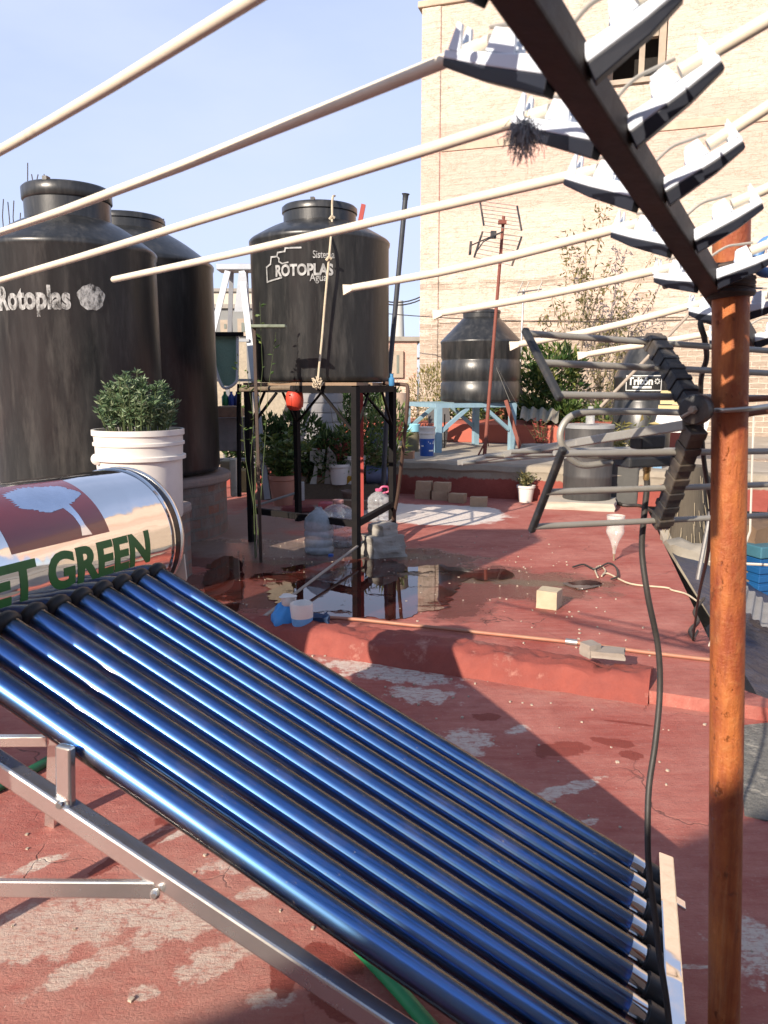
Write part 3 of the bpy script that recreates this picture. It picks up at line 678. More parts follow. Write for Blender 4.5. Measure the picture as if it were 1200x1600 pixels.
# bottom rail that holds the tube tips
rc = T0+TD*(TL+.038)
mb = MB(); nr = (ND-TD*.22).normalized(); tr2 = MD.cross(nr).normalized(); mb.obox(rc+MD*(TS*4.5)+ND*.002, tr2*.019, nr*.038, MD*(TS*4.5+.075)); mb.build('bottom_rail', MIRROR, heater, bevel=.004)
mb = MB(); mb.obox(rc-MD*.03+TD*.045-ND*.035, TD*.035, ND*.004, MD*.016); mb.build('rail_foot', STEEL, heater, bevel=.002)
for q in (-.03, .79):
    mb = MB(); mb.obox(rc+MD*q+TD*.012-ND*.08, TD*.012, ND*.045, MD*.012); mb.build('rail_foot', STEEL, heater)
# frame: near-side sloping bar, stub post, cross braces, legs
QN = T0+MD*(TS*9+.045)
b0 = PL(-160, 1090, QN, MD); b1 = PL(0, 1200, QN, MD); b2 = PL(600, 1597, QN, MD); b3 = b2+(b2-b1).normalized()*.45
mb = MB(); mb.bar(b0, b3, .036, .040, ND); mb.build('side_bar', STEEL, heater, bevel=.005)
q0 = PL(97, 1178, QN, MD); q1 = PL(103, 1256, QN, MD)
mb = MB(); mb.bar(q0+ND*.02, q1, .018, .034, TD); post = mb.build('stub_post', STEEL, heater, bevel=.004)
mb = MB(); mb.lathe([(.008, 0), (.008, .006), (.005, .010)], q1+Vector((.0, -.022, .012)), 12, (RT, UP, FW*-1)); mb.build('bolt', STEEL, post, smooth=True)
h0 = PL(252, 1383, QN, MD)+MD*.012; h1 = h0+Vector((-1.1, .16, 0)); h1 = D(-110, 1386, h0.y+.05)
mb = MB(); mb.bar(h1, h0, .012, .034); hb = mb.build('cross_brace', STEEL, heater, bevel=.003)
mb = MB(); mb.lathe([(.009, 0), (.009, .006), (.005, .011)], h0+Vector((-.0, -.012, 0)), 12, (RT, UP, FW*-1)); mb.build('bolt', STEEL, hb, smooth=True)
h2 = D(-150, 1158, 1.95); h3 = D(75, 1157, 1.98)
mb = MB(); mb.bar(h2, h3, .02, .03); mb.build('cross_brace', STEEL, heater, bevel=.003)
fa = T0-MD*.0+TD*.05-ND*.10; mb = MB(); mb.bar(fa, fa+TD*(TL+.0), .036, .036, ND); mb.build('side_bar', STEEL, heater, bevel=.004)
ne = AX+MD*.98
for e in (AX+MD*.02, ne):
    top = e-ND*.17-TD*.06; mb = MB(); mb.bar(top, Vector((top.x-.10, top.y+.03, NZ)), .036, .036, MD); mb.build('leg', STEEL, heater)
    mb = MB(); mb.obox(e-ND*.20, TD*.11, ND*.035, MD*.015); mb.build('saddle', STEEL, heater)
# pale bracket behind the tank end
g = [PL(q[0], q[1], EA-MD*.012, MD) for q in ((262, 915), (287, 866), (291, 905), (285, 918))]
mb = MB(); mb.prism([(0, 0), (1, 0), (2, 0), (3, 0)], .006, lambda u, v, w_: g[int(u)]-MD*w_); mb.build('end_bracket', M('pale_painted_steel', (.52,.50,.45), .5, scale=6), heater)
# green hose on the roof behind the frame
mb = MB(); hp = spline([G(-80,1262,NZ+.02), G(0,1228,NZ+.02), G(50,1203,NZ+.02), G(120,1165,NZ+.02), G(260,1110,NZ+.02)], 8); mb.tube(hp, .018, 12)
tag(mb.build('hose', M('green_hose', (.012,.11,.045), .5, scale=8), smooth=True), 'green hose lying on the roof under the solar heater frame', 'hose')
mb = MB(); hp = spline([G(560,1480,NZ+.012), G(612,1535,NZ+.012), G(660,1590,NZ+.012), G(720,1660,NZ+.012)], 8); mb.tube(hp, .017, 12)
tag(mb.build('hose', M('bright_green_hose', (.02,.30,.11), .5, scale=8), smooth=True), 'bright green hose showing under the lowest blue tube', 'hose')
# ================================================================== WATER TANKS
def round_tank(name, label, c, R, zb, zs, zn, zt, rn, rings=(), loc_front=0, mat=BLACKP, cone=None, lidh=.05):
    """body with a rounded foot, ribs, a shoulder lip, a cone up to a neck, and a lid"""
    t = thing(name, label, 'water tank', (c.x, c.y, zb))
    H = zs-zb; pr = [(R*.90, 0), (R*.975, .012), (R, .05)]
    ev = sorted(rings)
    for z in ev: pr += [(R, z-zb-.028), (R-.012, z-zb-.014), (R-.012, z-zb+.014), (R, z-zb+.028)]
    pr += [(R, H-.05), (R+.008, H-.035), (R+.010, H-.012), (R+.002, H), (R-.012, H+.012)]
    for k in range(1, 9):
        f = k/8; pr.append((R-.012-(R-.012-rn)*f, H+.012+(zn-zs-.012)*(math.sin(f*math.pi/2)*.35+f*.65 if cone is None else f)))
    o = Vector((c.x, c.y, zb))
    wob = lambda a, h: .004*math.sin(3*a+h*4)+.003*math.sin(7*a-h*9)
    mb = MB(); mb.lathe(pr, o, 72, wob=wob); mb.build('body', mat, t, smooth=True, edge=55)
    nh = zn-zb
    mb = MB(); mb.lathe([(rn, nh-.03), (rn, nh+(zt-zn)*.55), (rn+.004, nh+(zt-zn)*.56), (rn+.012, nh+(zt-zn)*.60), (rn+.012, zt-zb-.015), (rn-.004, zt-zb), (rn*.5, zt-zb+.012), (.01, zt-zb+.015)], o, 56)
    for k in range(3):
        a = k*2.1+.4; mb.box((c.x+math.cos(a)*(rn-.02), c.y+math.sin(a)*(rn-.02), zt+.006), (.05, .03, .025), a)
    mb.build('lid', mat, t, smooth=True, edge=50); return t
# the two big tanks on the brick plinth at the left
Y1 = 5.55
c1 = D(124, 600, Y1); R1 = .565
t1 = round_tank('water_tank', 'large black water tank with smeared white lettering, cut by the left edge of the view', c1, R1, .56, D(110,374,Y1-R1*.8).z, D(110,333,Y1-.3).z, D(110,284,Y1-.2).z, .280)
f1 = cylfn(c1, R1+.004, 0, 0)
az1 = math.atan2(-c1.x, c1.y)*-1
def onp(c, R, px, py):
    """pixel on the near side of an upright cylinder -> (u, z)"""
    r = ray(px, py); ox, oy = -c.x, -c.y; a = r.x**2+r.y**2; bb = 2*(r.x*ox+r.y*oy); cc = ox*ox+oy*oy-R*R
    t = (-bb-math.sqrt(max(bb*bb-4*a*cc, 0)))/(2*a); p = EYE+r*t
    return math.atan2(p.x-c.x, c.y-p.y)*R, p.z
mb = MB()
vs, fs, wd_ = textmesh('Rotoplas', .155, .006, .02); hm = max(v[1] for v in vs)
ua, za = onp(c1, R1, 1, 484); ue, ze = onp(c1, R1, 112, 482); zt_ = onp(c1, R1, 40, 446)[1]-za
onto(mb, vs, fs, lambda u, v: cylfn(c1, R1+.007, 0, 0)(ua+u*(ue-ua)/wd_, za+(ze-za)*u/wd_+v*zt_/hm))
v2, f2 = blank([(.5+.5*math.cos(a)*(1+.08*math.sin(5*a)), .5+.5*math.sin(a)*(1+.06*math.sin(9*a))) for a in [2*math.pi*k/40 for k in range(40)]])
ua2, za2 = onp(c1, R1, 123, 484); ue2, ze2 = onp(c1, R1, 163, 446)
onto(mb, v2, f2, lambda u, v: cylfn(c1, R1+.007, 0, 0)(ua2+u*(ue2-ua2), za2+v*(ze2-za2)))
WORN, nt, b = newmat('smeared_white_paint'); co = coords(nt)
b.inputs['Base Color'].default_value = (.42,.42,.41,1); b.inputs['Roughness'].default_value = .85
tr = N(nt, 'ShaderNodeBsdfTransparent'); mx = N(nt, 'ShaderNodeMixShader')
L(nt, ramp(nt, noise(nt, mapping(nt, co, (1, 1, .5)), 24, 9, .75), .38, .62), mx.inputs[0]); L(nt, tr.outputs[0], mx.inputs[1]); L(nt, b.outputs[0], mx.inputs[2]); L(nt, mx.outputs[0], nt.nodes['Material Output'].inputs[0])
mb.build('lettering', WORN, t1)
Y2 = 7.0
c2 = D(208, 600, Y2); R2 = .80
R2 = (D(338, 600, Y2).x-c2.x)*.985
t2 = round_tank('water_tank', 'large black water tank behind the lettered one, beside the tank stand', c2, R2, .56, D(199,402,Y2-.4).z, D(199,352,Y2-.3).z, D(199,333,Y2-.2).z, .33)
# plinth: brick and mortar base with rounded slab edge
pcx = D(200, 800, 6.2)
mb = MB(); pl_ = []
cc1, cc2 = Vector((c1.x, c1.y, 0)), Vector((c2.x, c2.y, 0))
for k in range(28):
    a = -math.pi*.62+k/27*math.pi*1.25
    pl_.append(cc2+Vector((math.cos(a), math.sin(a), 0))*(R2+.10))
fr0 = D(250, 790, 4.75); fr1 = D(318, 775, 5.3)
pol = [Vector((-4.5, 4.3, 0)), Vector((D(228,790,4.45).x, 4.45, 0)), Vector((D(300,780,5.25).x, 5.25, 0))]+[p for p in pl_ if p.y > 5.5]+[Vector((-4.5, 8.2, 0))]
def pf(z0): return lambda u, v, w_: Vector((u, v, z0+w_))
mb.prism([(p.x, p.y) for p in pol], .075, pf(.47)); PLM = M('worn_plinth_cement', (.27,.22,.20), .75, col2=(.17,.13,.12), scale=5, bmp=.5, bscale=24, grime=(.36,.24,.20), grime_t=(.52,.7), bdist=.015)
plinth = thing('tank_plinth', 'worn brick plinth with a cement top under the two big black tanks', 'plinth', (-2.2, 5.5, 0))
mb.build('slab_top', PLM, plinth, bevel=.03)
cen = sum(pol, Vector())/len(pol); pin = [cen+(p-cen)*.93 for p in pol]
m_, nt, b = newmat('plinth_brickwork'); co = coords(nt)
brk = N(nt, 'ShaderNodeTexBrick'); brk.inputs['Scale'].default_value = 1; brk.inputs['Brick Width'].default_value = .24; brk.inputs['Row Height'].default_value = .10; brk.inputs['Mortar Size'].default_value = .014
brk.inputs['Color1'].default_value = (.22,.10,.07,1); brk.inputs['Color2'].default_value = (.17,.13,.11,1); brk.inputs['Mortar'].default_value = (.15,.135,.12,1)
sp_ = N(nt, 'ShaderNodeSeparateXYZ'); L(nt, co, sp_.inputs[0]); cb = N(nt, 'ShaderNodeCombineXYZ')
L(nt, math_(nt, 'ADD', sp_.outputs[0], sp_.outputs[1]), cb.inputs[0]); L(nt, sp_.outputs[2], cb.inputs[1]); L(nt, cb.outputs[0], brk.inputs[0])
L(nt, mix(nt, ramp(nt, noise(nt, co, 6, 8), .45, .7), brk.outputs[0], (.20,.18,.17)), b.inputs['Base Color']); b.inputs['Roughness'].default_value = .9
bump(nt, b, math_(nt, 'ADD', brk.outputs[1], noise(nt, co, 20, 8)), .6, .02)
mb = MB(); mb.prism([(p.x, p.y) for p in pin], .469, pf(0)); mb.build('brick_base', m_, plinth)
# ---- white tub with a bushy plant on the plinth
yb = 4.62
cb_ = D(221, 760, yb); zb_ = .546; Rb = (D(291, 700, yb).x-D(152, 700, yb).x)/2*.99
zr = D(221, 671, yb-Rb*.2).z
bk = thing('bucket', 'big white ribbed bucket planted with a bushy green herb beside the black tanks', 'bucket', (cb_.x, yb, zb_)); Hb = zr-zb_
mb = MB(); k = .90
mb.lathe([(Rb*.88, 0), (Rb*.90, .02), (Rb*.935, Hb*.6), (Rb*.94, Hb*.66), (Rb*1.02, Hb*.67), (Rb*1.02, Hb*.71), (Rb*.955, Hb*.72), (Rb*.96, Hb*.82), (Rb*1.0, Hb*.83), (Rb*1.0, Hb*.86), (Rb*.965, Hb*.87), (Rb*.97, Hb*.93), (Rb*1.01, Hb*.94), (Rb*1.01, Hb), (Rb*.95, Hb), (Rb*.93, Hb*.9)], (cb_.x, yb, zb_), 64, wob=lambda a, h: .004*math.sin(5*a+h*30))
mb.build('shell', WHITEPL, bk, smooth=True, edge=35)
mb = MB(); mb.lathe([(Rb*.94, Hb*.90), (Rb*.5, Hb*.94), (.01, Hb*.95)], (cb_.x, yb, zb_), 32); mb.build('soil', SOIL, bk, smooth=True)
mb = MB(); mb.lathe([(.03, 0), (.034, .012), (.025, .022), (.008, .026)], cylfn(Vector((cb_.x, yb, 0)), Rb*.95, -.85, zb_+Hb*.69)(0, 0), 16, (RT, Z, Vector((-.6, -.8, 0)))); mb.build('handle_lug', WHITEPL, bk, smooth=True)
def bush(name, label, cat, base, clumps, mat, n, ln, wd, stems=None, stemmat=None, up=.4, group=None, sr=.006):
    """clumps = [(centre offset, radii)] filled with leaves that point out and up"""
    t = thing(name, label, cat, base, group); B = Vector(base)
    mb = MB(); tot = sum(r[0]*r[1]*r[2] for _, r in clumps)
    for c, r in clumps:
        c = Vector(c)
        for _ in range(int(n*r[0]*r[1]*r[2]/tot)):
            v = rvec(); v = v.normalized()*(v.length**.45)
            p = B+c+Vector((v.x*r[0], v.y*r[1], v.z*r[2]))
            d = (v+Vector((0, 0, up))+rvec()*.6)
            mb.leaf(p, d, rvec(), ln*rnd(.6, 1.25), wd*rnd(.7, 1.2))
    mb.build('foliage', mat, t)
    if stems:
        mb = MB()
        for pts, r in stems: mb.tube([B+Vector(p) for p in pts], r, 6, rs=[r*(1-.6*i/(len(pts)-1)) for i in range(len(pts))])
        mb.build('stem', stemmat or BARK, t, smooth=True)
    return t
HERB = leafmat('sage_green_leaf', (.05,.10,.045), (.12,.19,.09), (.30,.36,.22))
t = thing('plant', 'bushy grey green herb growing in the white bucket', 'plant', (cb_.x, yb, zr-.03)); mb = MB(); ms = MB()
for i in range(105):
    a = rnd(0, 6.28); rr = Rb*.84*math.sqrt(rnd(0, 1)); lean = rr/Rb
    hgt = (.36*(1-.55*lean**2)+.04)*rnd(.70, 1.0)*(1.18 if abs(a-1.9) < .5 and lean < .4 else 1); bx = Vector((cb_.x+rr*math.cos(a)*.8, yb+rr*math.sin(a)*.8, zr-.05)); hgt *= rnd(.72, 1.06)
    tipp = bx+Vector((math.cos(a)*lean*.07+rnd(-.02, .02), math.sin(a)*lean*.07+rnd(-.02, .02), hgt))
    ms.tube([bx, bx.lerp(tipp, .5)+rvec()*.01, tipp], .003, 4)
    for k in range(int(6+hgt*34)):
        f = rnd(.25, 1)**.8; p = bx.lerp(tipp, f); an = rnd(0, 6.28)
        mb.leaf(p, Vector((math.cos(an), math.sin(an), rnd(.0, .9))), rvec(), rnd(.030, .055), rnd(.011, .019))
    for k in range(9):      # rosette at the shoot tip
        an = k*.7+i; mb.leaf(tipp-Z*rnd(0, .015), Vector((math.cos(an), math.sin(an), rnd(.25, 1.0))), rvec(), rnd(.030, .050), rnd(.010, .017))
mb.build('foliage', HERB, t); ms.build('stem', M('green_stem', (.08,.11,.04), .7), t)
# ================================================================== TANK STAND AND THE LETTERED TANK
sL, sF, sR = G(394, 846), G(557, 873), G(613, 834); sBk = sL+sR-sF
st = thing('tank_stand', 'black steel frame stand carrying the lettered black tank over jugs and pots', 'stand', ((sL.x+sR.x)/2, (sL.y+sR.y)/2, 0))
ZT = 1.325
feet = {'L': sL, 'F': sF, 'R': sR, 'B': sBk}
for k, p in feet.items():
    mb = MB(); mb.bar(Vector((p.x, p.y, 0)), Vector((p.x, p.y, ZT)), .05, .05, (sF-sL).normalized()); mb.build('leg', DARKPAINT, st)
def beam(a, b, z, nm, w=.045, h=.05, mat=DARKPAINT):
    mb = MB(); a = Vector((a.x, a.y, z)); b = Vector((b.x, b.y, z)); d = (b-a).normalized()*.022; mb.bar(a+d, b-d, w-.004, h); mb.build(nm, mat, st)
for a, bb in (('L','F'),('F','R'),('R','B'),('B','L')):
    beam(feet[a], feet[bb], ZT-.02, 'top_rail', h=.055)
    if (a, bb) in (('L','F'),('F','R')): beam(feet[a], feet[bb], .275, 'lower_rail')
    p, q = feet[a], feet[bb]
    for x, y in ((p, q), (q, p)):
        d = (y-x).normalized(); mb = MB(); mb.bar(x+d*.03+Z*(ZT-.33), x+d*.33+Z*(ZT-.05), .018, .018); mb.build('brace', DARKPAINT, st)
mid = (sL+sR)/2
mb = MB()
ux = (sF-sL).normalized(); uy = (sR-sF).normalized()
for k in range(6):
    o = sL+uy*(.02+k*.205)+ux*.0; mb.obox(o+ux*.56+uy*.05+Z*(ZT+.020), ux*(.60-.03*(k % 2)), uy*.09, Z*.0115)
mb.build('plank', WOOD, st)
c3 = Vector((mid.x, mid.y, 0)); R3 = .575
zb3 = ZT+.034
t3 = round_tank('water_tank', 'black water tank with white lettering and logo on the black steel stand', c3, R3, zb3, D(503,378,6.65).z, D(503,340,6.4).z, D(503,309,6.35).z, .30)
wl = cylfn(c3, R3+.007, 0, 0)
def t3p(px, py):
    """pixel on the near side of that tank -> (u, z)"""
    r = ray(px, py); ox, oy = -c3.x, -c3.y; a = r.x**2+r.y**2; bb = 2*(r.x*ox+r.y*oy); cc = ox*ox+oy*oy-R3*R3
    t = (-bb-math.sqrt(max(bb*bb-4*a*cc, 0)))/(2*a); p = EYE+r*t
    return math.atan2(p.x-c3.x, c3.y-p.y)*R3, p.z
mb = MB()
def put(txt, px0, px1, py, h, bold=.002):
    vs, fs, wd_ = textmesh(txt, .1, bold, .02); a, z0 = t3p(px0, py); e, _ = t3p(px1, py); hm = max(v[1] for v in vs)
    onto(mb, vs, fs, lambda u, v: wl(a+u*(e-a)/wd_, z0+v*h/hm))
put('Sistema', 489, 523, 403, .055, .001); put('ROTOPLAS', 431, 521, 432, .085, .004); put('Agua', 484, 511, 439, .055, .001)
lg = [t3p(*q) for q in ((440,434),(418,441),(417,418),(423,413),(424,402),(433,401),(434,395),(445,393),(446,388),(470,387))]
outline2d(mb, lg[::1], .012, wl, close=False)
lg2 = [t3p(*q) for q in ((433,401),(436,404),(436,409),(441,412),(450,410))]
outline2d(mb, lg2, .010, wl, close=False)
mb.build('lettering', M('white_stencil_print', (.42,.42,.41), .7, col2=(.10,.10,.10), scale=19, amount=1.0), t3)
# rope tied over the lid and down the front
rp = [D(523,306,6.5), D(520,308,6.36), D(519,322,6.355), D(519,341,6.33), D(517,372,6.12), D(514,405,6.055), D(508,470,6.05), D(503,530,6.05), D(499,570,6.04), D(497,592,6.02), D(496,604,5.98)]
mb = MB(); mb.tube(spline(rp, 5), .009, 8)
for k in range(46):
    v = rvec()*.045; v.z *= 1.2; p = rp[-1]+Z*.03; mb.tube([p+v*.3, p+v+rvec()*.02, p+v*.6+rvec()*.03-Z*.02], .005, 5)
for k in (3, 5): mb.tube([rp[k]+Vector((-.018, -.01, -.01)), rp[k]+Vector((0, -.02, .012)), rp[k]+Vector((.018, -.01, 0))], .012, 6)
tag(mb.build('rope', ROPE, smooth=True), 'pale rope tied down the front of the lettered tank, knotted at its foot', 'rope')
# outlet pipe beside the stand
mb = MB(); mb.tube(spline([D(600,598,6.5), D(612,600,6.45), D(630,601,6.42), D(637,606,6.4), D(636,640,6.4), D(630,700,6.5), D(622,770,6.7), D(614,812,6.8)], 6), .016, 10)
tag(mb.build('pipe', M('rusty_pipe', (.10,.06,.045), .7, .3, scale=14, bmp=.2), smooth=True), 'rusty outlet pipe bending down beside the right leg of the tank stand', 'pipe')
mb = MB(); mb.lathe([(.020, 0), (.024, .01), (.024, .06), (.014, .07), (.014, .095), (.020, .10)], D(612,603,6.35), 14)
tag(mb.build('tap', M('blue_tap', (.06,.22,.42), .4), smooth=True), 'small blue tap at the right rear of the lettered tank', 'tap')
# ================================================================== RUSTY POLE
PY = 1.27
pt, pb = D(1143, 345, PY), D(1131, 1600, PY); pd = (pb-pt).normalized()
ptop = pt-pd*.004; pbot = pt+pd*((NZ-pt.z)/pd.z)
RUST, nt, b = newmat('orange_rust'); co = coords(nt); stc = mapping(nt, co, (9, 9, 2.2))
n1 = noise(nt, stc, 1.6, 9, .65); n2 = noise(nt, co, 45, 8, .75)
col = mix(nt, ramp(nt, n1, .38, .60), (.50,.165,.042), (.27,.060,.020)); col = mix(nt, math_(nt, 'MULTIPLY', ramp(nt, n2, .52, .7), .45), col, (.48,.22,.08))
strk = mapping(nt, co, (26, 26, 1.1))
col = mix(nt, math_(nt, 'MULTIPLY', ramp(nt, noise(nt, strk, 1.5, 8, .7), .52, .66), .6), col, (.17,.040,.018))
col = mix(nt, math_(nt, 'MULTIPLY', ramp(nt, noise(nt, mapping(nt, co, (10, 10, 1.5)), 2.1, 6, .55), .58, .70), .7), col, (.11,.030,.016))
col = mix(nt, math_(nt, 'MULTIPLY', ramp(nt, noise(nt, strk, .9, 6, .6), .60, .70), .6), col, (.47,.27,.13))
L(nt, col, b.inputs['Base Color']); b.inputs['Metallic'].default_value = .15
rr_ = N(nt, 'ShaderNodeMapRange'); rr_.inputs[3].default_value = .28; rr_.inputs[4].default_value = .75; L(nt, noise(nt, strk, 1.3, 6, .6), rr_.inputs[0]); L(nt, rr_.outputs[0], b.inputs['Roughness'])
fl = ramp(nt, noise(nt, mapping(nt, co, (1, 1, .6)), 38, 8, .75), .60, .66); col = mix(nt, math_(nt, 'MULTIPLY', fl, .22), col, (.14,.045,.022)); L(nt, col, b.inputs['Base Color'])
bump(nt, b, math_(nt, 'ADD', math_(nt, 'ADD', n2, fl), noise(nt, stc, 5, 6)), .8, .005)
mb = MB(); mb.tube([pbot, pbot.lerp(ptop, .5), ptop], .0282, 36)
pole = mb.build('pole', RUST, smooth=True, edge=60); tag(pole, 'thick orange rusty steel pole standing at the right', 'pole')
def on_pole(px, py):
    y = PY
    for _ in range(4):
        p = D(px, py, y); y = PY
    return p
def pole_at(z): return pt+pd*((z-pt.z)/pd.z)
# ================================================================== BIG OVERHEAD AERIAL (cream tubes in white holders)
BA = D(838, 22, .64); BB = D(1124, 462, 1.318); bdir = (BB-BA).normalized()
b_near = BA-bdir*.42; b_far = BB+bdir*.34
aer = thing('television_aerial', 'large overhead aerial of cream tubes in white plastic holders on a rusty square boom', 'aerial', BB)
mb = MB(); bx_ = bdir.cross(Z).normalized(); mb.bar(b_near, b_far, .031, .031)
boom = mb.build('boom', DARKSTEEL, aer, bevel=.003)
def boom_at(px, py):
    """closest point of the boom line to a pixel ray"""
    r = ray(px, py).normalized(); w0 = EYE-BA; a = r.dot(bdir); d_ = r.dot(w0); e = bdir.dot(w0); t = (e-a*d_)/(1-a*a); return BA+bdir*t
UL = Vector((-math.sin(rad(47)), math.cos(rad(47)), 0)); UR = Vector((.956, -.293, 0)).normalized()
KEEL = M('dark_blue_black', (.012,.016,.028), .45, scale=9, bmp=.05)
def holder(S, tip, side):
    """trough shaped insulator from the boom to its outer tip, with upright cheeks"""
    d = (tip-S); ln = d.length; d.normalize(); x = d.cross(Z).normalized(); y = x.cross(d)
    if y.z < 0: y = -y
    mb = MB(); k = ln/.13
    st_ = S+d*.012
    # tapered hull: deep keel near the boom, shallow at the tip
    W = .0115; sec = [(.0, .004, -.011, -.026), (ln*.55, .005, -.006, -.017), (ln-.012, .006, -.001, -.0075)]   # s, rim, side foot, keel
    P = []
    for s, top, sd, kl in sec:
        w_ = W*(1-.30*s/ln); P += [st_+d*s+x*w_+y*top, st_+d*s+x*w_*.92+y*sd, st_+d*s-x*w_*.92+y*sd, st_+d*s-x*w_+y*top]
    F = [(i*4+j, i*4+(j+1) % 4, i*4+4+(j+1) % 4, i*4+4+j) for i in range(2) for j in range(4)]+[(0,1,2,3), (11,10,9,8)]
    mb.add(P, F)
    h = mb.build('insulator', INSUL, aer, bevel=.0015)
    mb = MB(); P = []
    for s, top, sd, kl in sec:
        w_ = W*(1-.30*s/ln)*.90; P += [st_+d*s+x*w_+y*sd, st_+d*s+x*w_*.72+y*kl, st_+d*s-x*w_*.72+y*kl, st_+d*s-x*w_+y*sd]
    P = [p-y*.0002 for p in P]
    mb.add(P, F); mb.build('keel', KEEL, h, bevel=.001)  # underside piece in a dark blue-black tone
    for s0, s1, hh in ((ln*.76, ln*.87, .021), (ln*.30, ln*.54, .017)):
        mb = MB()
        a0_, b0_ = st_+d*s0+y*.006, st_+d*s1+y*.008; wx = W*.80
        # U shaped saddle: two cheeks joined by a floor
        for (lo, hi, xa, xb) in ((-.002, hh, -wx, -wx+.0038), (-.002, hh, wx-.0038, wx), (-.002, .0045, -wx+.0038, wx-.0038)):
            sl_ = .005 if hi > .01 else 0
            mb.add([a0_+x*xa+y*lo, b0_+x*xa+y*lo, b0_+x*xb+y*lo, a0_+x*xb+y*lo, a0_+d*sl_+x*xa+y*hi, b0_-d*sl_+x*xa+y*hi, b0_-d*sl_+x*xb+y*hi, a0_+d*sl_+x*xb+y*hi], [(0,3,2,1),(4,5,6,7),(0,1,5,4),(1,2,6,5),(2,3,7,6),(3,0,4,7)])
        bm_ = mb.build('saddle', INSUL, h)
    mb = MB(); mb.lathe([(.0045, 0), (.005, .003), (.003, .006)], st_+d*ln*.64+y*.013, 10, (d, x, y))
    mb.build('screw', M('rusty_screw', (.30,.15,.07), .6, .6, scale=30), h)
    mb = MB(); mb.tube(spline([S+y*.022+d*.004, st_+d*ln*.22+y*.032, st_+d*ln*.42+y*.030, st_+d*ln*.6+y*.027], 4), .0020, 6); mb.build('link_wire', GREYROD, h, smooth=True)
def bow(a, b_):
    q = rvec()*.004; return [a.lerp(b_, i/8)+(q-Z*.004)*(math.sin(math.pi*i/8))+rvec()*.0004 for i in range(9)]
def rod(a, b_, r, flat=False, inner=None):
    mb = MB(); pts = [a, b_]; d = (b_-a).normalized()
    if flat:
        mb.tube(bow(a, b_-d*.026), r, 16); x = d.cross(Z).normalized(); y = x.cross(d)
        mb.add([b_-d*.028+x*r*.7+y*r*.7, b_-d*.028-x*r*.7+y*r*.7, b_-d*.028-x*r*.7-y*r*.7, b_-d*.028+x*r*.7-y*r*.7, b_+x*r*.3+y*r*1.45, b_-x*r*.3+y*r*1.45, b_-x*r*.3-y*r*1.45, b_+x*r*.3-y*r*1.45], [(0,1,2,3),(4,7,6,5),(0,4,5,1),(1,5,6,2),(2,6,7,3),(3,7,4,0)])
    else:
        mb.tube(bow(a, b_-d*.004)+[b_-d*.001, b_], r, 18, rs=[r]*9+[r*.8, r*.3])
    mb.build('tube_element', CREAM, aer, smooth=True, edge=50)
# (boom px, left holder tip px, left rod tip px, flattened?, right holder tip px)
ST = [((893,97), (700,92), (0,360), False, (1062,-12), (1190,-90)),
      ((957,208), (803,193), (0,437), False, (1126,98), (1205,48)),
      ((1016,298), (886,280), (176,437), False, (1160,222), (1215,185)),
      ((1062,376), (958,363), (537,453), True, (1190,318), (1260,285)),
      ((1100,432), (1024,434), (677,492), True, (1214,398), (1280,368)),
      ((1134,488), (1078,486), (797,541), True, (1222,472), (1290,455)),
      ((1160,532), (1110,531), (903,556), True, (1235,515), (1300,505))]
for bp, lt, rt, fl, rtip, rend in ST:
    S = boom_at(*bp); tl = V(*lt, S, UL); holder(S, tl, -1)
    e = V(*rt, S, UL)
    if rt[0] == 0:
        d = (e-tl).normalized(); e = tl+d*((e-tl).length+.25)
    rod(S.lerp(tl, .62)+Z*.016, e, .0068, fl)
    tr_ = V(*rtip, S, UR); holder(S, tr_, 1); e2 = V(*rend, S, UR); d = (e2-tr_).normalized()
    rod(S.lerp(tr_, .62)+Z*.016, tr_+d*.8, .0068, False)
# nearest element, holder above the frame
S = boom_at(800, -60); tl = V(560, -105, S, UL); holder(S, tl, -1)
e1_ = V(375, -4, S, UL); e0_ = V(-60, 262, S, UL); d = (e0_-e1_).normalized(); rod(tl+Z*.0, e0_+d*.2, .0068)
# clamp: U-bolt and wire windings on the pole, blue handle
cz = D(1140, 437, PY).z
mb = MB()
for k in range(9):
    z = D(1140, 434+k*3.6, PY).z; c = pole_at(z); ring = [c+Vector((math.cos(a)*.0325, math.sin(a)*.0325, .003*math.sin(a+k))) for a in [2*math.pi*j/24 for j in range(25)]]
    mb.tube(ring, .0042+.0012*math.sin(k*2.3), 7)
mb.build('wire_winding', DARKSTEEL, aer, smooth=True)
z = D(1140, 420, PY).z; c = pole_at(z)
mb = MB(); ub = [D(1030,424,1.33), D(1075,412,1.28), c+Vector((-.034, -.03, .0)), c+Vector((-.012, -.038, .002)), c+Vector((.02, -.036, .004)), c+Vector((.042, -.012, .006)), D(1196,412,1.31)]
mb.tube(spline(ub, 6), .0052, 10); mb.build('u_bolt', DARKSTEEL, aer, smooth=True)
mb = MB(); mb.tube(spline([D(1037,448,1.33), D(1075,438,1.34), D(1110,430,1.33)], 4), .0045, 8); mb.build('u_bolt', DARKSTEEL, aer, smooth=True)
hp_ = [D(1183,402,1.25), D(1190,384,1.25), D(1203,376,1.25), D(1212,384,1.25), D(1212,415,1.25), D(1200,426,1.25), D(1186,420,1.25), D(1183,402,1.25)]
mb = MB(); mb.tube(spline(hp_, 5), .0085, 12); mb.build('blue_grip', M('blue_grip_plastic', (.10,.25,.55), .45, scale=9), aer, smooth=True)
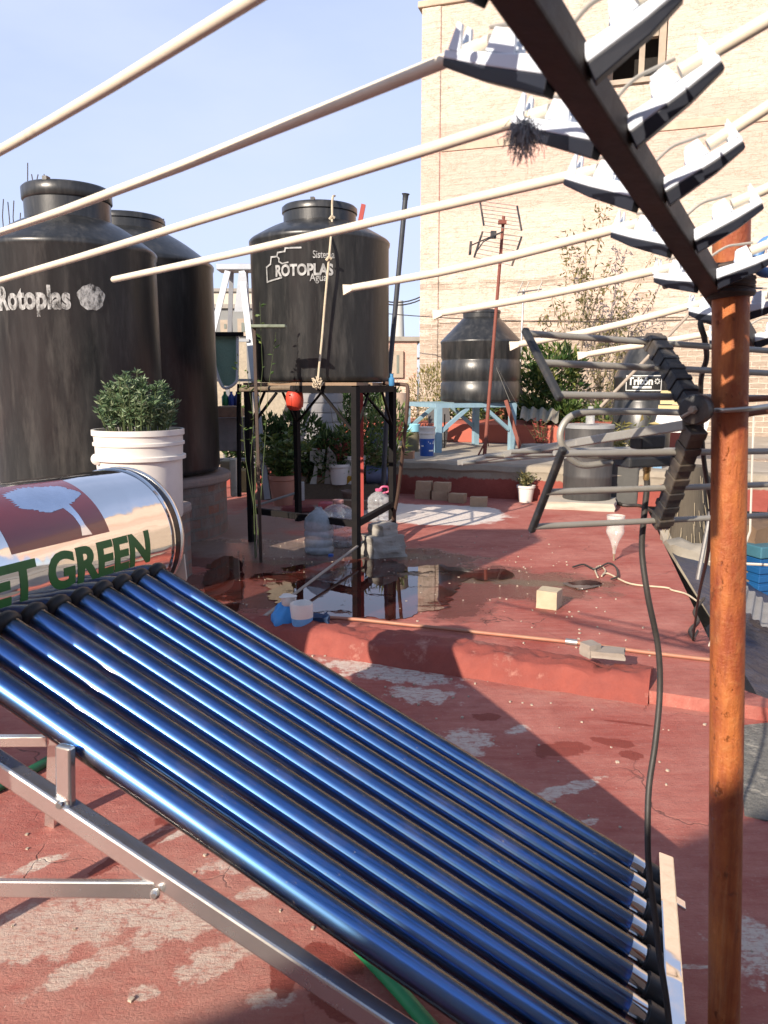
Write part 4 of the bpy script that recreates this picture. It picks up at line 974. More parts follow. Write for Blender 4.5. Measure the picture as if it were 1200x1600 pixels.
# frayed tuft under a holder
bt = D(818, 204, .80); mb = MB()
for k in range(300):
    v = rvec(); v = Vector((v.x, v.y, v.z-.35)).normalized()*rnd(.006, .024); p = bt+rvec()*.009
    mb.tube([p, p+v*.5+rvec()*.003, p+v*.8+rvec()*.004-Z*.003, p+v*.95+rvec()*.005-Z*.008], .00038, 3)
tag(mb.build('tuft', M('grey_fluff', (.34,.35,.36), .9, scale=40), loc=bt), 'frayed grey tuft of fibre caught under a white aerial holder', 'tuft')
# ================================================================== CORNER REFLECTOR AERIAL ON THE POLE
HY = 1.245
H = D(1088, 648, HY); uR = Vector((.916, .40, 0)).normalized(); uB = Vector((-.40, .916, 0))
ca = thing('corner_aerial', 'grey rod corner reflector aerial with black ridged spine clamped to the rusty pole', 'aerial', H)
rows = [((823,521), (1200,548), .15), ((850,567), (1200,583), .10), ((872,617), (1200,622), .05), ((877,709), (1200,705), .05), ((852,769), (1200,757), .10), ((833,823), (1200,805), .15)]
ends = []; cen_ = []
for a_, b_, f in rows:
    S = H+uB*f; pa_, pb_ = V(*a_, S, uR), V(*b_, S, uR); ends.append(pa_); d = (pb_-pa_).normalized()
    mb = MB(); mb.tube([pa_, pa_+d*.003, pb_+d*.35], .0056, 12); mb.build('reflector_rod', GREYROD, ca, smooth=True)
for i, (p, q) in enumerate(((0, 2), (3, 5))):
    mb = MB(); a_, b_ = ends[p], ends[q]; d = (b_-a_); mb.bar(a_-d*.07, b_+d*.07, .011, .012, uR)
    mb.build('end_bar', BLACKPL, ca, bevel=.003)
s_up = V(1022, 533, H+uB*.15, uR); s_hu = H+Vector((-.004, 0, .012)); s_dn = V(1034, 815, H+uB*.15, uR)
def spine(a_, b_, nm):
    mb = MB(); d = (b_-a_); ln = d.length; d.normalize(); x = uR.copy(); y = d.cross(x).normalized(); N_ = 13
    for k in range(N_):
        p = a_+d*ln*(k+.5)/N_; wv = .0185 if k % 2 == 0 else .0165
        mb.obox(p+y*rnd(-.0006,.0006), x*wv, y*.014*(1 if k % 2 == 0 else .86), d*(ln/N_*(.56 if k % 2 else .44)))
    mb.obox(a_-d*.006, x*.018, y*.010, d*.007)
    mb.build(nm, BLACKPL, ca, bevel=.002)
spine(s_up, s_hu, 'spine'); spine(s_dn, H+Vector((0, 0, -.02)), 'spine')
hc = D(1086, 640, HY-.012)
mb = MB(); nrm = Vector((-.55, -.80, .0)).normalized(); xx = nrm.cross(Z).normalized()
mb.lathe([(.022, -.026), (.0245, -.022), (.0245, .004), (.022, .009), (.010, .011)], hc, 28, (xx, Z, nrm)); hub = mb.build('hub', BLACKPL, ca, smooth=True, edge=40)
mb = MB(); mb.lathe([(.007, 0), (.007, .006), (.0045, .007), (.0045, .014)], hc+nrm*.012, 6, (xx, Z, nrm)); mb.tube([hc+nrm*.016+xx*.016-Z*.012, hc+nrm*.016-xx*.002], .003, 6); mb.build('bolt', M('crusty_bolt', (.40,.33,.26), .7, .3, scale=40), hub)
zc_ = D(1140, 641, PY).z; c = pole_at(zc_)
mb = MB(); ub = [H+Vector((-.005, 0, .0)), c+Vector((-.036, -.022, .0)), c+Vector((-.022, -.034, .001)), c+Vector((.01, -.036, .003)), c+Vector((.04, -.024, .006)), c+Vector((.09, .0, .010)), c+Vector((.14, .02, .012))]
mb.tube(spline(ub, 6), .0042, 10); mb.build('u_bolt', M('bright_zinc', (.60,.57,.50), .32, .9, scale=20, bmp=.05), ca, smooth=True)
mb = MB(); mb.tube(spline([c+Vector((.025, .03, .016)), c+Vector((.06, .03, .018)), c+Vector((.14, .05, .022))], 4), .005, 8); mb.tube(spline([c+Vector((.025, .03, -.012)), c+Vector((.07, .035, -.004)), c+Vector((.14, .05, .0))], 4), .005, 8)
mb.build('bracket_arm', M('rusty_bracket', (.24,.09,.045), .7, scale=20, bmp=.2), ca, smooth=True)
# boom, folded dipole and directors, running away to the left
bt0 = D(1072, 664, HY); bt1 = D(905, 691, HY+.30); bt2 = D(718, 723, HY+.95)
mb = MB(); mb.bar(bt0, bt1, .015, .016); mb.bar(bt1+ (bt1-bt0).normalized()*.0, bt2, .0145, .0155); mb.build('boom', GREYROD, ca, bevel=.002)
dS = H+uB*.18
dp = [V(*q, dS, uR) for q in ((1075,645), (1000,643), (920,644), (893,650), (878,668), (876,688), (886,703), (920,711), (1000,713), (1075,712))]
mb = MB(); mb.tube(spline(dp, 6), .0062, 12); mb.build('folded_dipole', GREYROD, ca, smooth=True)
dp2 = V(880, 700, dS, uR); mb = MB(); mb.tube(spline([V(884,712,dS,uR), V(910,727,dS,uR), V(955,722,dS,uR)], 5), .006, 10); mb.build('dipole_arm', GREYROD, ca, smooth=True)
for q0, q1, yy in (((757,713), (1062,704), HY+.62), ((797,706), (1062,700), HY+.42), ((722,724), (985,700), HY+.80), ((866,708), (1062,703), HY+.3)):
    S = D(*q0, yy); e = V(*q1, S, uR); d = (e-S).normalized(); mb = MB(); mb.tube([S, S+d*.002, S+d*.36], .0056, 12); mb.build('director', GREYROD, ca, smooth=True)
bxc = V(1010, 720, dS, uR); mb = MB(); mb.obox(bxc, uR*.058, uB*.022, Z*.010); db = mb.build('junction_box', BLACKPL, ca, bevel=.004)
mb = MB(); mb.obox(V(1012, 690, dS, uR), uR*.030, uB*.016, Z*.013); mb.build('box_cover', BLACKPL, db, bevel=.004)
ct = V(1011, 727, dS, uR)
mb = MB(); mb.lathe([(.0055, -.028), (.0062, -.026), (.0062, -.012), (.0075, -.011), (.0075, 0)], ct, 12); mb.build('connector', M('brass_connector', (.45,.30,.13), .4, .8, scale=20), db, smooth=True)
# coax down from that box
cb = [ct-Z*.02, V(1011,760,dS,uR), V(1007,800,dS,uR), V(1003,860,dS,uR), D(1012,930,1.42), D(1028,1010,1.42), D(1031,1080,1.41), D(1024,1160,1.38), D(1014,1230,1.35), D(1012,1300,1.32), D(1014,1360,1.30), D(1022,1420,1.28), D(1030,1490,1.26), D(1041,1560,1.24), D(1050,1640,1.23), D(1056,1700,1.23)]
mb = MB(); mb.tube(spline(cb, 6), .0060, 10); tag(mb.build('cable', CABLE, smooth=True), 'long dark coaxial cable hanging from the corner aerial down past the blue tubes', 'cable')
cb = [boom_at(1150,520)-Z*.01, D(1098,500,1.5), D(1101,530,1.5), D(1104,560,1.55), D(1095,600,1.6), D(1098,700,1.7), D(1106,760,1.8), D(1112,800,1.9), D(1105,870,2.2), D(1092,930,2.9), D(1086,975,3.6), G(1083,1000,.01), G(1090,985,.01)]
mb = MB(); mb.tube(spline(cb, 6), .0055, 8); tag(mb.build('cable', CABLE, smooth=True), 'black cable hanging close behind the left side of the rusty pole', 'cable')
# ================================================================== CLUTTER ROUND THE TANK STAND
LEAF_D = leafmat('dark_green_leaf', (.018,.045,.012), (.04,.085,.022), (.09,.14,.04))
LEAF_M = leafmat('mid_green_leaf', (.04,.085,.02), (.09,.15,.035), (.20,.25,.07))
LEAF_Y = leafmat('dry_yellow_leaf', (.10,.11,.03), (.25,.22,.07), (.40,.31,.12))
LEAF_O = leafmat('dusty_olive_leaf', (.08,.085,.035), (.16,.15,.06), (.28,.22,.09))
LEAF_R = leafmat('red_leaf', (.20,.03,.03), (.35,.07,.05), (.10,.10,.03))
def pot(name, label, base, r0, r1, h, mat, cat='pot', rim=.018, soil=True, group=None):
    t = thing(name, label, cat, base, group); mb = MB()
    mb.lathe([(r0, 0), (r0+(r1-r0)*.85, h*.82), (r1, h*.84), (r1+.008, h*.86), (r1+.008, h), (r1-.012, h), (r1-.02, h*.8)], base, 40, wob=lambda a, z: .006*math.sin(3*a+z*9))
    mb.build('shell', mat, t, smooth=True, edge=35)
    if soil:
        mb = MB(); mb.lathe([(r1-.016, h*.86), (.01, h*.9)], base, 24); mb.build('soil', SOIL, t)
    return t
def px_r(px_w, p): return px_w/2*(p-EYE).dot(FW)/FP
def stemplant(name, label, base, n, h, spread, mat, ln, wd, cat='plant', group=None, leaves=10, thick=.004, droop=0., stemmat=None, low=.25):
    t = thing(name, label, cat, base, group); B = Vector(base); mb = MB(); ms = MB()
    for i in range(n):
        a = rnd(0, 6.28); q = spread*math.sqrt(rnd(.02, 1)); hh = h*rnd(.6, 1.0)
        P = [B+Vector((rnd(-.03, .03), rnd(-.03, .03), 0))]
        for k in range(1, 5):
            f = k/4; P.append(B+Vector((math.cos(a)*q*f**1.3, math.sin(a)*q*f**1.3, hh*(f-droop*f**3)))+rvec()*.02*h)
        ms.tube(P, thick, 5, rs=[thick*(1-.15*k) for k in range(5)])
        for k in range(leaves):
            f = rnd(low, 1); j = min(int(f*4), 3); p = P[j].lerp(P[j+1], f*4-j); an = rnd(0, 6.28)
            mb.leaf(p, Vector((math.cos(an), math.sin(an), rnd(-.2, .9))), rvec(), ln*rnd(.6, 1.25), wd*rnd(.7, 1.2))
    mb.build('foliage', mat, t); ms.build('stem', stemmat or M('green_stem', (.08,.11,.04), .7), t); return t
BED = .17
def GB(px, py):
    p = D(px, py, 9.15); p.z = BED-.01; return p
mb = MB(); x0_, x1_ = D(395, 760, 9.2).x, D(606, 760, 9.2).x
def bedf(u, v):
    x = x0_+(x1_-x0_)*u; yf = 8.95-.05*math.sin(u*9); yb_ = W0.y+(x-W0.x)*(wd.y/wd.x)+.05; y = yf+(yb_-yf)*v
    return Vector((x, y, BED*min(1, v*6)*min(1, u*14)*min(1, (1-u)*14)+mnoise.noise(Vector((x*5, y*5, 0)))*.03*min(1, v*4)-.01))
mb.grid(bedf, 50, 20); tag(mb.build('soil_bed', SOIL, smooth=True, loc=(0, 0, 0)), 'low bed of dark soil and litter against the step wall behind the tank stand', 'soil bed')
# terracotta pot and its plant
p = G(442, 789); r_ = px_r(42, p)
pot('flower_pot', 'pink terracotta pot standing under the left of the tank stand', p, r_*.72, r_*1.0, px_r(47, p)*2, TERRA)
stemplant('plant', 'leafy dark plant growing in the pink terracotta pot', p+Z*.28, 34, .58, .42, LEAF_M, .095, .05, leaves=18, low=.1)
p = GB(452, 772); bush('plant', 'dense dark green shrub behind the terracotta pot', 'plant', p, [((-.35,.1,.45), (.42,.25,.32)), ((.12,.15,.5), (.35,.25,.35)), ((.5,.1,.35), (.25,.2,.25))], LEAF_D, 3000, .075, .035,
     stems=[([(x*.3, .1, 0), (x*.6, .1, .5)], .008) for x in (-.9, -.4, .1, .6)])
p = G(443, 780)-Vector((.06, .25, 0)); stemplant('weed', 'tall thin weed climbing in front of the lettered tank', Vector((-1.0, 5.9, 0)), 4, 2.05, .16, LEAF_M, .05, .02, leaves=13, thick=.003, low=.55)
# white broken pot, bits of board
p = GB(530, 752); pot('flower_pot', 'white pot with red leaved plant beneath the tank stand', p, .09, .13, px_r(32, p)*2, WHITEPL)
stemplant('plant', 'red leaved plant in the white pot under the stand', p+Z*.2, 20, .34, .22, LEAF_R, .07, .03, leaves=10)
p = GB(575, 742); bush('plant', 'spiky green plants crowding the step wall between the stand legs', 'plant', p, [((-.1,.1,.5), (.3,.2,.5)), ((.25,.15,.62), (.22,.2,.4)), ((-.45,.1,.32), (.25,.2,.3))], LEAF_M, 1500, .12, .02, up=.9,
     stems=[([(x, .1, 0), (x*1.1, .1, .5), (x*1.3, .12, .95)], .006) for x in (-.35, -.1, .1, .3)])
p = GB(405, 765); bush('plant', 'dark leafy plant behind the left leg of the tank stand', 'plant', p, [((0,.1,.35), (.25,.2,.32)), ((.1,.1,.62), (.2,.2,.2))], LEAF_D, 900, .08, .03, stems=[([(x*.2, .1, 0), (x, .1, .6)], .006) for x in (-.2, .1)])
p = G(548, 790); pot('flower_pot', 'small dull plastic pot on the roof behind the stand front leg', p, .08, .10, .17, M('dull_brown_pot', (.16,.11,.09), .7))
p = GB(545, 745); t = pot('bucket', 'grey white bucket half hidden behind the stand front leg', p+Vector((.05,.1,0)), .12, .15, .34, WHITEPL, 'bucket')
p = GB(497, 772)
mb = MB(); mb.prism([(-.10, 0), (-.02, 0), (.0, .20), (.05, .18), (.10, .42), (-.08, .44), (-.09, .28), (-.03, .25), (-.06, .1)], .02, lambda u, v, w_: p+Vector((u, w_-v*.15, v)))
tag(mb.build('broken_board', M('chipped_white_board', (.46,.45,.40), .7, scale=9, bmp=.3)), 'chipped white broken board propped beside the pots', 'board')
p = GB(507, 778); mb = MB(); mb.prism([(0, 0), (.20, 0), (.14, .36), (.06, .46)], .025, lambda u, v, w_: p+Vector((u, w_-v*.3, v)))
tag(mb.build('slate', CONC), 'grey leaning slab next to the chipped white board', 'slab')
p = G(470, 782); mb = MB(); mb.box((p.x, p.y, .11), (.085, .05, .22), .2); tag(mb.build('carton', M('white_carton', (.55,.54,.52), .6, scale=6), bevel=.006), 'small white upright carton right of the terracotta pot', 'carton')
p = GB(548, 760); mb = MB(); mb.lathe([(.10, 0), (.115, .14), (.10, .20), (.05, .205)], p+Vector((0, .0, 0)), 20, (RT, (UP*.8-FW*.6).normalized(), (FW*.8+UP*.6).normalized())); tag(mb.build('yellow_tub', M('yellow_plastic', (.45,.26,.03), .5, scale=7), smooth=True), 'yellow tub lying on its side beside the stand front leg', 'tub')
for (qx, ln_, hh_, lb, mt) in ((480, .10, .55, 'broad leaved green plant between the chipped board and the terracotta pot', LEAF_M), (556, .13, .75, 'tall strappy plant right of the white pot under the stand', LEAF_M), (520, .08, .6, 'dark bushy plant behind the white pot under the stand', LEAF_D), (598, .09, .5, 'dusty plant by the blue grey drum at the step wall', LEAF_O)):
    q = GB(qx, 752)+Vector((0, .18, 0)); stemplant('plant', lb, q, 26, hh_, .26, mt, ln_, ln_*.42, leaves=13, low=.15)
# blue ribbed coil and purple pot on the wall
p = GB(590, 762); mb = MB(); 
mb.lathe([(.105+.012*(k % 2), k*.022) for k in range(13)], p+Vector((-.14, .1, .10)), 24, (Z, Vector((0, 1, 0)), RT)); tag(mb.build('ribbed_hose', M('blue_grey_plastic', (.10,.12,.20), .5, scale=9), smooth=True, edge=60), 'blue grey ribbed drum lying on its side near the step wall', 'drum')
p = G(592, 697, PZ); pot('flower_pot', 'round purple blue pot on the concrete step under the beige planter', p, px_r(26, p), px_r(38, p), px_r(29, p)*2, M('purple_blue_glaze', (.11,.12,.26), .5, scale=6))
bush('plant', 'tangled dark shrub in the purple blue pot', 'plant', p+Z*.2, [((-.28,.1,.35), (.38,.3,.42)), ((.12,.2,.38), (.3,.3,.3)), ((-.62,.1,.30), (.34,.3,.42)), ((-.35,.1,-.02), (.3,.2,.25))], LEAF_D, 3400, .085, .030,
     stems=[([(0, 0, 0), (x, .1, .3), (x*1.6, .15, .62)], .007) for x in (-.4, -.25, -.1, .05, .2)])
stemplant('plant', 'dry twiggy plant hanging over the step wall', p+Vector((-.30,.1,.1)), 18, .75, .32, LEAF_O, .07, .018, leaves=10, droop=.3)
for k, (a_, b_) in enumerate((((582, 716), 'rounded grey'), ((601, 716), 'square grey'), ((616, 717), 'small pale'))):
    q = G(a_[0], a_[1], PZ-.02); mb = MB(); mb.rock((q.x, q.y, PZ+.045+.03*(k == 1)), (.19-.04*k, .14, .12+.05*(k == 1)), k+3, .2*k); tag(mb.build('stone', PALECONC if k else CONC, smooth=True, edge=60), b_+' stone on the edge of the step below the purple pot', 'stone', 'stones on the step edge')
q = D(618, 656, 9.6); mb = MB(); mb.lathe([(.13, 0), (.16, .02), (.17, .30), (.175, .33)], (q.x, q.y, q.z), 28, wob=lambda a, h: .01*math.sin(4*a)); pl2 = tag(mb.build('planter', M('beige_plastic', (.50,.38,.29), .6, scale=5), smooth=True), 'beige planter hanging behind the right leg of the tank stand', 'planter')
mb = MB(); mb.tube([q+Z*.3+RT*.15, q+Z*.62], .005, 5); mb.tube([q+Z*.3-RT*.15, q+Z*.62], .005, 5); pl2_h = mb
# grey ribbed tank behind the stand
p = D(487, 690, 10.9); rr = px_r(98, p); zt_ = D(487, 605, 10.9).z+.05; z0_ = D(487, 688, 10.9).z
rt_ = thing('ribbed_tank', 'grey ribbed tank with a dark blue foot behind the tank stand', 'ribbed tank', (p.x, 10.9, PZ)); mb = MB(); pr = []
nb = 6; hh = zt_-z0_
for k in range(nb): pr += [(rr, hh*k/nb+.012), (rr*1.012, hh*(k+.5)/nb), (rr, hh*(k+1)/nb-.012), (rr*.965, hh*(k+1)/nb-.004), (rr*.965, hh*(k+1)/nb+.004)]
pr += [(rr*.9, hh+.05), (rr*.4, hh+.10)]
mb.lathe(pr, (p.x, 10.9, z0_), 48); mb.build('body', M('dull_grey_plastic', (.27,.265,.27), .6, scale=4, grime=(.18,.17,.16)), rt_, smooth=True, edge=40)
mb = MB(); mb.lathe([(rr*1.03, 0), (rr*1.03, z0_+.006-PZ)], (p.x, 10.9, PZ), 40); mb.build('foot', M('dark_blue_plastic', (.03,.04,.07), .6), rt_, smooth=True)
p = D(461, 640, 6.25); mb = MB(); mb.lathe([(.04, 0), (.066, .024), (.072, .072), (.068, .13), (.05, .15)], p, 24, (RT, (FW*.9+UP*.3).normalized(), (UP*.9-FW*.3).normalized())); tag(mb.build('red_cup', M('orange_red_plastic', (.55,.055,.03), .45, scale=5), smooth=True), 'orange red plastic cup hanging under the top of the tank stand', 'cup')
# water jugs
JUG = clear('clear_blue_grey_plastic', (.52,.60,.66), .42); JUGP = clear('clear_plastic', (.70,.72,.74), .30); PINK = M('pink_plastic', (.62,.10,.22), .45, scale=6)
def jug(label, px, py, wpx, hpx, mat, cap=None, handle=False, group='plastic water jugs under the tank stand', ribs=4):
    p = G(px, py); r = px_r(wpx, p); h = px_r(hpx, p)*2
    t = thing('water_jug', label, 'jug', p, group); mb = MB(); pr = [(r*.86, 0), (r, .015)]
    for k in range(ribs): z = h*(.12+.5*k/ribs); pr += [(r, z), (r*.94, z+.012), (r*.94, z+.02), (r, z+.032)]
    pr += [(r, h*.66), (r*.93, h*.74), (r*.62, h*.84), (r*.26, h*.91), (r*.24, h*.955)]
    mb.lathe(pr, p, 36, wob=lambda a, z: .02*math.sin(4*a)*(1 if z < h*.6 else 0)); mb.build('bottle', mat, t, smooth=True, edge=50)
    if cap: mb = MB(); mb.lathe([(r*.29, h*.93), (r*.30, h*.99), (r*.27, h), (.004, h*1.005)], p, 18); mb.build('cap', cap, t, smooth=True)
    if handle:
        a = p+Z*h*.95; mb = MB(); mb.tube(spline([a, a+RT*r*.3+Z*.035, a+RT*r*.75+Z*.03, a+RT*r*.8-Z*.01, a+RT*r*.3-Z*.03], 5), .010, 8); mb.build('handle', cap, t, smooth=True)
    return t
jug('large bluish ribbed water jug standing at the front under the tank stand', 499, 864, 46, 76, JUG, ribs=3)
jug('clear round water jug just left of the stand front leg', 529, 852, 58, 72, JUGP, M('dull_pink_cap', (.45,.22,.20), .5))
jug('clear water jug with pink cap and handle by the right leg of the stand', 592, 815, 38, 52, JUGP, PINK, True)
p = G(500, 800); mb = MB(); mb.lathe([(.055, 0), (.06, .02), (.06, .2), (.05, .24), (.02, .27), (.02, .30)], p+Z*.06, 18, (Z, Vector((.3, .95, 0)), Vector((.95, -.3, 0)))); o = tag(mb.build('bottle', clear('red_tint_plastic', (.62,.14,.16), .75), smooth=True), 'red labelled plastic bottle lying behind the bluish jug', 'bottle')
mb = MB(); q = G(562, 795); mb.box((q.x, q.y, .05), (.50, .10, .09), -.3); tag(mb.build('plank', WOOD, bevel=.006), 'short timber plank lying behind the jugs', 'plank')
q = G(560, 776); mb = MB(); mb.box((q.x, q.y, .03), (.9, .14, .05), -.35); tag(mb.build('plank', DARKPAINT, bevel=.006), 'dark plank lying on the roof behind the pink capped jugs', 'plank')
q = G(450, 800); mb = MB(); mb.box((q.x+.1, q.y, .035), (.34, .16, .06), .25); tag(mb.build('tray', M('dark_red_plastic', (.17,.03,.03), .5), bevel=.01), 'dark red tray in front of the terracotta pot', 'tray')
q = G(428, 797); mb = MB(); mb.tube([q+Z*.03+Vector((-.28, -.1, 0)), q+Z*.16+Vector((.25, .1, .02))], .014, 8); tag(mb.build('stick', M('grey_stick', (.26,.25,.23), .7), smooth=True), 'grey stick lying against the terracotta pot', 'stick')
# rubble block under the right corner and long thin rod leaning on the stand
q = G(600, 868); mb = MB(); mb.rock((q.x, q.y+.02, .075), (.28, .22, .17), 11, .4, 8, .20); tag(mb.build('rubble_block', CONC), 'rough grey rubble block on the roof beside the stand front leg', 'rubble')
q2 = q+Vector((-.0, .05, 0)); mb = MB(); mb.rock((q2.x-.01, q2.y+.03, .185), (.19, .16, .12), 12, .9, 8, .20); tag(mb.build('rubble_block', CONC), 'smaller rubble piece on top of the rough grey rubble block', 'rubble')
mb = MB(); mb.tube([G(394, 977, .012), G(460, 928, .06), D(613, 812, sR.y-.05)], .010, 8); tag(mb.build('rod', M('grey_rod', (.30,.27,.24), .6, scale=12), smooth=True), 'long thin grey rod leaning from the roof to the tank stand right leg', 'rod')
mb = MB(); pipe_pts = [G(500, 964, .02), G(560, 968, .02), G(700, 983, .018), G(900, 1004, .016), G(1000, 1018, .014), G(1112, 1031, .012), G(1150, 1036, .008)]
mb.tube(pipe_pts, .0105, 10); pp_ = mb.build('pipe', M('dusty_copper_pipe', (.36,.19,.12), .6, .2, col2=(.36,.10,.07), scale=8), smooth=True); tag(pp_, 'thin copper coloured pipe lying along the far roof just behind the kerb', 'pipe')
mb = MB(); q = G(893, 1003, .016); qd = (pipe_pts[4]-pipe_pts[2]).normalized(); mb.tube([q-qd*.03, q+qd*.03], .016, 12); c_o = mb.build('coupling', GALV, pp_, smooth=True)
# torn white and blue container, and a blue one
p = G(472, 990); t = thing('cut_container', 'cut open white and blue plastic container standing on the wet roof', 'container', p)
rr = px_r(35, p); hh = px_r(50, p)*2
mb = MB(); mb.lathe([(rr*.75, 0), (rr*.8, .01), (rr*.97, hh*.55)], p, 28, wob=lambda a, z: .05*math.sin(3*a+z*20)); mb.build('lower_part', M('sky_blue_plastic', (.10,.32,.62), .55, col2=(.25,.45,.66), scale=9), t, smooth=True)
mb = MB(); mb.lathe([(rr*.97, hh*.55), (rr*1.03, hh*.94), (rr*.98, hh), (rr*.93, hh*.97), (rr*.7, hh*.80), (.005, hh*.76)], p, 28, wob=lambda a, z: .05*math.sin(3*a+z*20)); mb.build('upper_part', WHITEPL, t, smooth=True)
p = G(447, 984); t = thing('blue_bag', 'crumpled bright blue bag with pale top left of the cut container', 'bag', p); mb = MB()
mb.lathe([(.045, 0), (.075, .02), (.082, .06), (.07, .10), (.05, .13), (.035, .15), (.02, .16)], p, 40, wob=lambda a, z: .16*math.sin(3*a+z*30)+.09*math.sin(7*a-z*55)); mb.build('bag_body', M('bright_blue_film', (.03,.25,.62), .4, scale=8, bmp=.2), t, smooth=True, edge=70)
mb = MB(); mb.lathe([(.03, 0), (.042, .015), (.036, .04), (.046, .055), (.012, .06)], p+Z*.14+RT*.012, 30, wob=lambda a, z: .2*math.sin(3*a+z*40)); mb.build('bag_top', WHITEPL, t, smooth=True, edge=70)
p = G(494, 985); mb = MB(); mb.rock(p+Z*.04, (.13, .10, .09), 15, .1, 5, .4); tag(mb.build('rag', M('navy_cloth', (.02,.05,.12), .9, scale=12, bmp=.3), smooth=True, edge=70), 'dark blue rag on the wet roof right of the cut container', 'rag')
p = G(517, 869); mb = MB(); mb.lathe([(.022, 0), (.022, .014), (.018, .018)], p, 16); tag(mb.build('blue_disc', BLUEPL, smooth=True), 'small blue bottle cap on the roof in front of the bluish jug', 'cap')
# brick on the roof, pile of bricks by the wall
p = G(860, 951); mb = MB(); mb.rock((p.x, p.y+.04, .055), (.125, .12, .11), 21, -.5, 4, .06)
tag(mb.build('brick', M('pale_yellow_brick', (.46,.39,.27), .9, col2=(.34,.27,.18), scale=14, bmp=.5, bscale=60), smooth=True, edge=45), 'single pale block alone in the middle of the far roof', 'brick')
def brickmesh(sd):
    mb = MB(); mb.rock((0, 0, .052), (.185, .11, .105), sd, 0, 4, .07); o = mb.build('brick', BRICK, smooth=True, edge=45, loc=(0, 0, 0)); return tag(o, 'tan brick in the pile against the step wall', 'brick', 'bricks piled against the step wall')
bq = brickmesh(31); spots = [(662,763,0,0,'left brick of the lower row in the pile by the step wall'), (688,765,0,.1,'middle brick of the lower row in the pile by the step wall'), (715,769,0,-.1,'right brick of the lower row in the pile by the step wall'),
    (663,763,1,.1,'left brick of the upper row in the pile by the step wall'), (691,765,1,-.05,'right brick of the upper row in the pile by the step wall'), (748,775,0,.15,'single tan brick just right of the pile by the step wall')]
for i, (px, py, lv, dr, lb) in enumerate(spots):
    p = G(px, py+16); loc = (p.x, p.y, lv*.104); rz = -.35+dr
    if i == 0: bq.location = loc; bq.rotation_euler.z = rz; bq['label'] = lb
    else: clone(bq, loc, rz, lb)
# white pot plant by the wall
p = G(821, 784); pot('flower_pot', 'small white pot at the foot of the step wall', p, px_r(20, p), px_r(27, p), px_r(26, p)*2, WHITEPL)
stemplant('plant', 'small bushy plant in the white pot at the foot of the step wall', p+Z*.14, 22, .22, .14, LEAF_O, .05, .02, leaves=10)
# upturned bottle on a stick
p = G(959, 876); hb_ = D(959, 806, p.y).z; t = thing('upturned_bottle', 'clear plastic bottle turned upside down on a short stake', 'bottle', p)
r_ = px_r(28, p); mb = MB(); mb.lathe([(.012, 0), (.014, .03), (r_*.5, .10), (r_*.95, .16), (r_, .18), (r_*.93, .21), (r_, .23), (r_*.96, .27), (r_, .30), (r_, hb_-.06-.015), (r_*.8, hb_-.06), (.01, hb_-.065)], p+Z*.055, 28); mb.build('bottle', clear('crisp_clear_plastic', (.80,.78,.74), .34), t, smooth=True, edge=50)
mb = MB(); mb.tube([p, p+Z*.12], .008, 8); mb.build('stake', WOOD, t)
# white rope and wire twist on the right of the roof
rp = [G(*q, .01) for q in ((934,902),(930,890),(938,884),(946,892),(940,900),(950,896),(985,912),(1040,918),(1050,922),(1072,928),(1090,940))]
mb = MB(); mb.tube(spline(rp, 6), .006, 7); rp = [G(*q, .012) for q in ((946,888),(980,900),(1020,914),(1050,925),(1076,926))]; tag(mb.build('rope', ROPE, smooth=True), 'knotted white rope lying across the right of the far roof', 'rope')
mb = MB(); mb.tube(spline([G(*q, .02) for q in ((895,886),(912,882),(930,889),(950,880),(962,886),(965,900),(955,905))], 6), .007, 7); tag(mb.build('wire', CABLE, smooth=True), 'short twist of dark wire by the upturned bottle', 'wire')
mb = MB(); mb.tube(spline([G(1100,935,.0), G(1085,955,.012), G(1090,970,.012), G(1078,985,.012), G(1083,998,.012)], 6), .010, 8); tag(mb.build('wire', CABLE, smooth=True), 'thick dark wire end lying at the right edge of the far roof', 'wire')
# flat stones on the kerb
kt = G(945, 1028, .07)
for k, (px, py, sx, lb) in enumerate(((948,1024,.16,'flat grey stone shard lying on top of the kerb'), (922,1022,.07,'thin pale tile edge stuck on the kerb beside the stone shard'))):
    q = G(px, py, .085); mb = MB(); mb.rock((q.x, q.y, .100+.01*k), (sx, .10-.03*k, .03+.03*k), 41+k, -.3+.8*k, 4, .12); tag(mb.build('stone', M('flat_grey_stone', (.30,.26,.22), .85, scale=9, bmp=.4), smooth=True, edge=50), lb, 'stone')
# ================================================================== BLUE STAND AND ITS TANK ON THE PLATFORM
bL, bR = G(684, 707, PZ), G(799, 703, PZ); wv = bR-bL; bw = wv.length; ax = wv.normalized(); ay = Vector((-ax.y, ax.x, 0)); dep = bw*.95
zB = D(742, 631, bL.y).z
bs = thing('tank_stand', 'pale blue steel stand with diagonal braces under the smaller black tank', 'stand', ((bL.x+bR.x)/2, bL.y+.4, PZ))
for nm, p in (('a', bL), ('b', bR), ('c', bL+ay*dep), ('d', bR+ay*dep)):
    mb = MB(); mb.bar(p, Vector((p.x, p.y, zB-.055)), .085, .085, ax); mb.build('leg', BLUESTEEL, bs)
for p, q in ((bL, bR), (bL+ay*dep, bR+ay*dep)):
    mb = MB(); mb.bar(p-ax*.05+Z*(zB-PZ-.025), q+ax*.05+Z*(zB-PZ-.025), .08, .06); mb.build('top_rail', BLUESTEEL, bs)
    for a_, d in ((p, ax), (q, -ax)):
        mb = MB(); mb.bar(a_+d*.05+Z*(zB-PZ-.38), a_+d*.46+Z*(zB-PZ-.06), .05, .05); mb.build('brace', BLUESTEEL, bs)
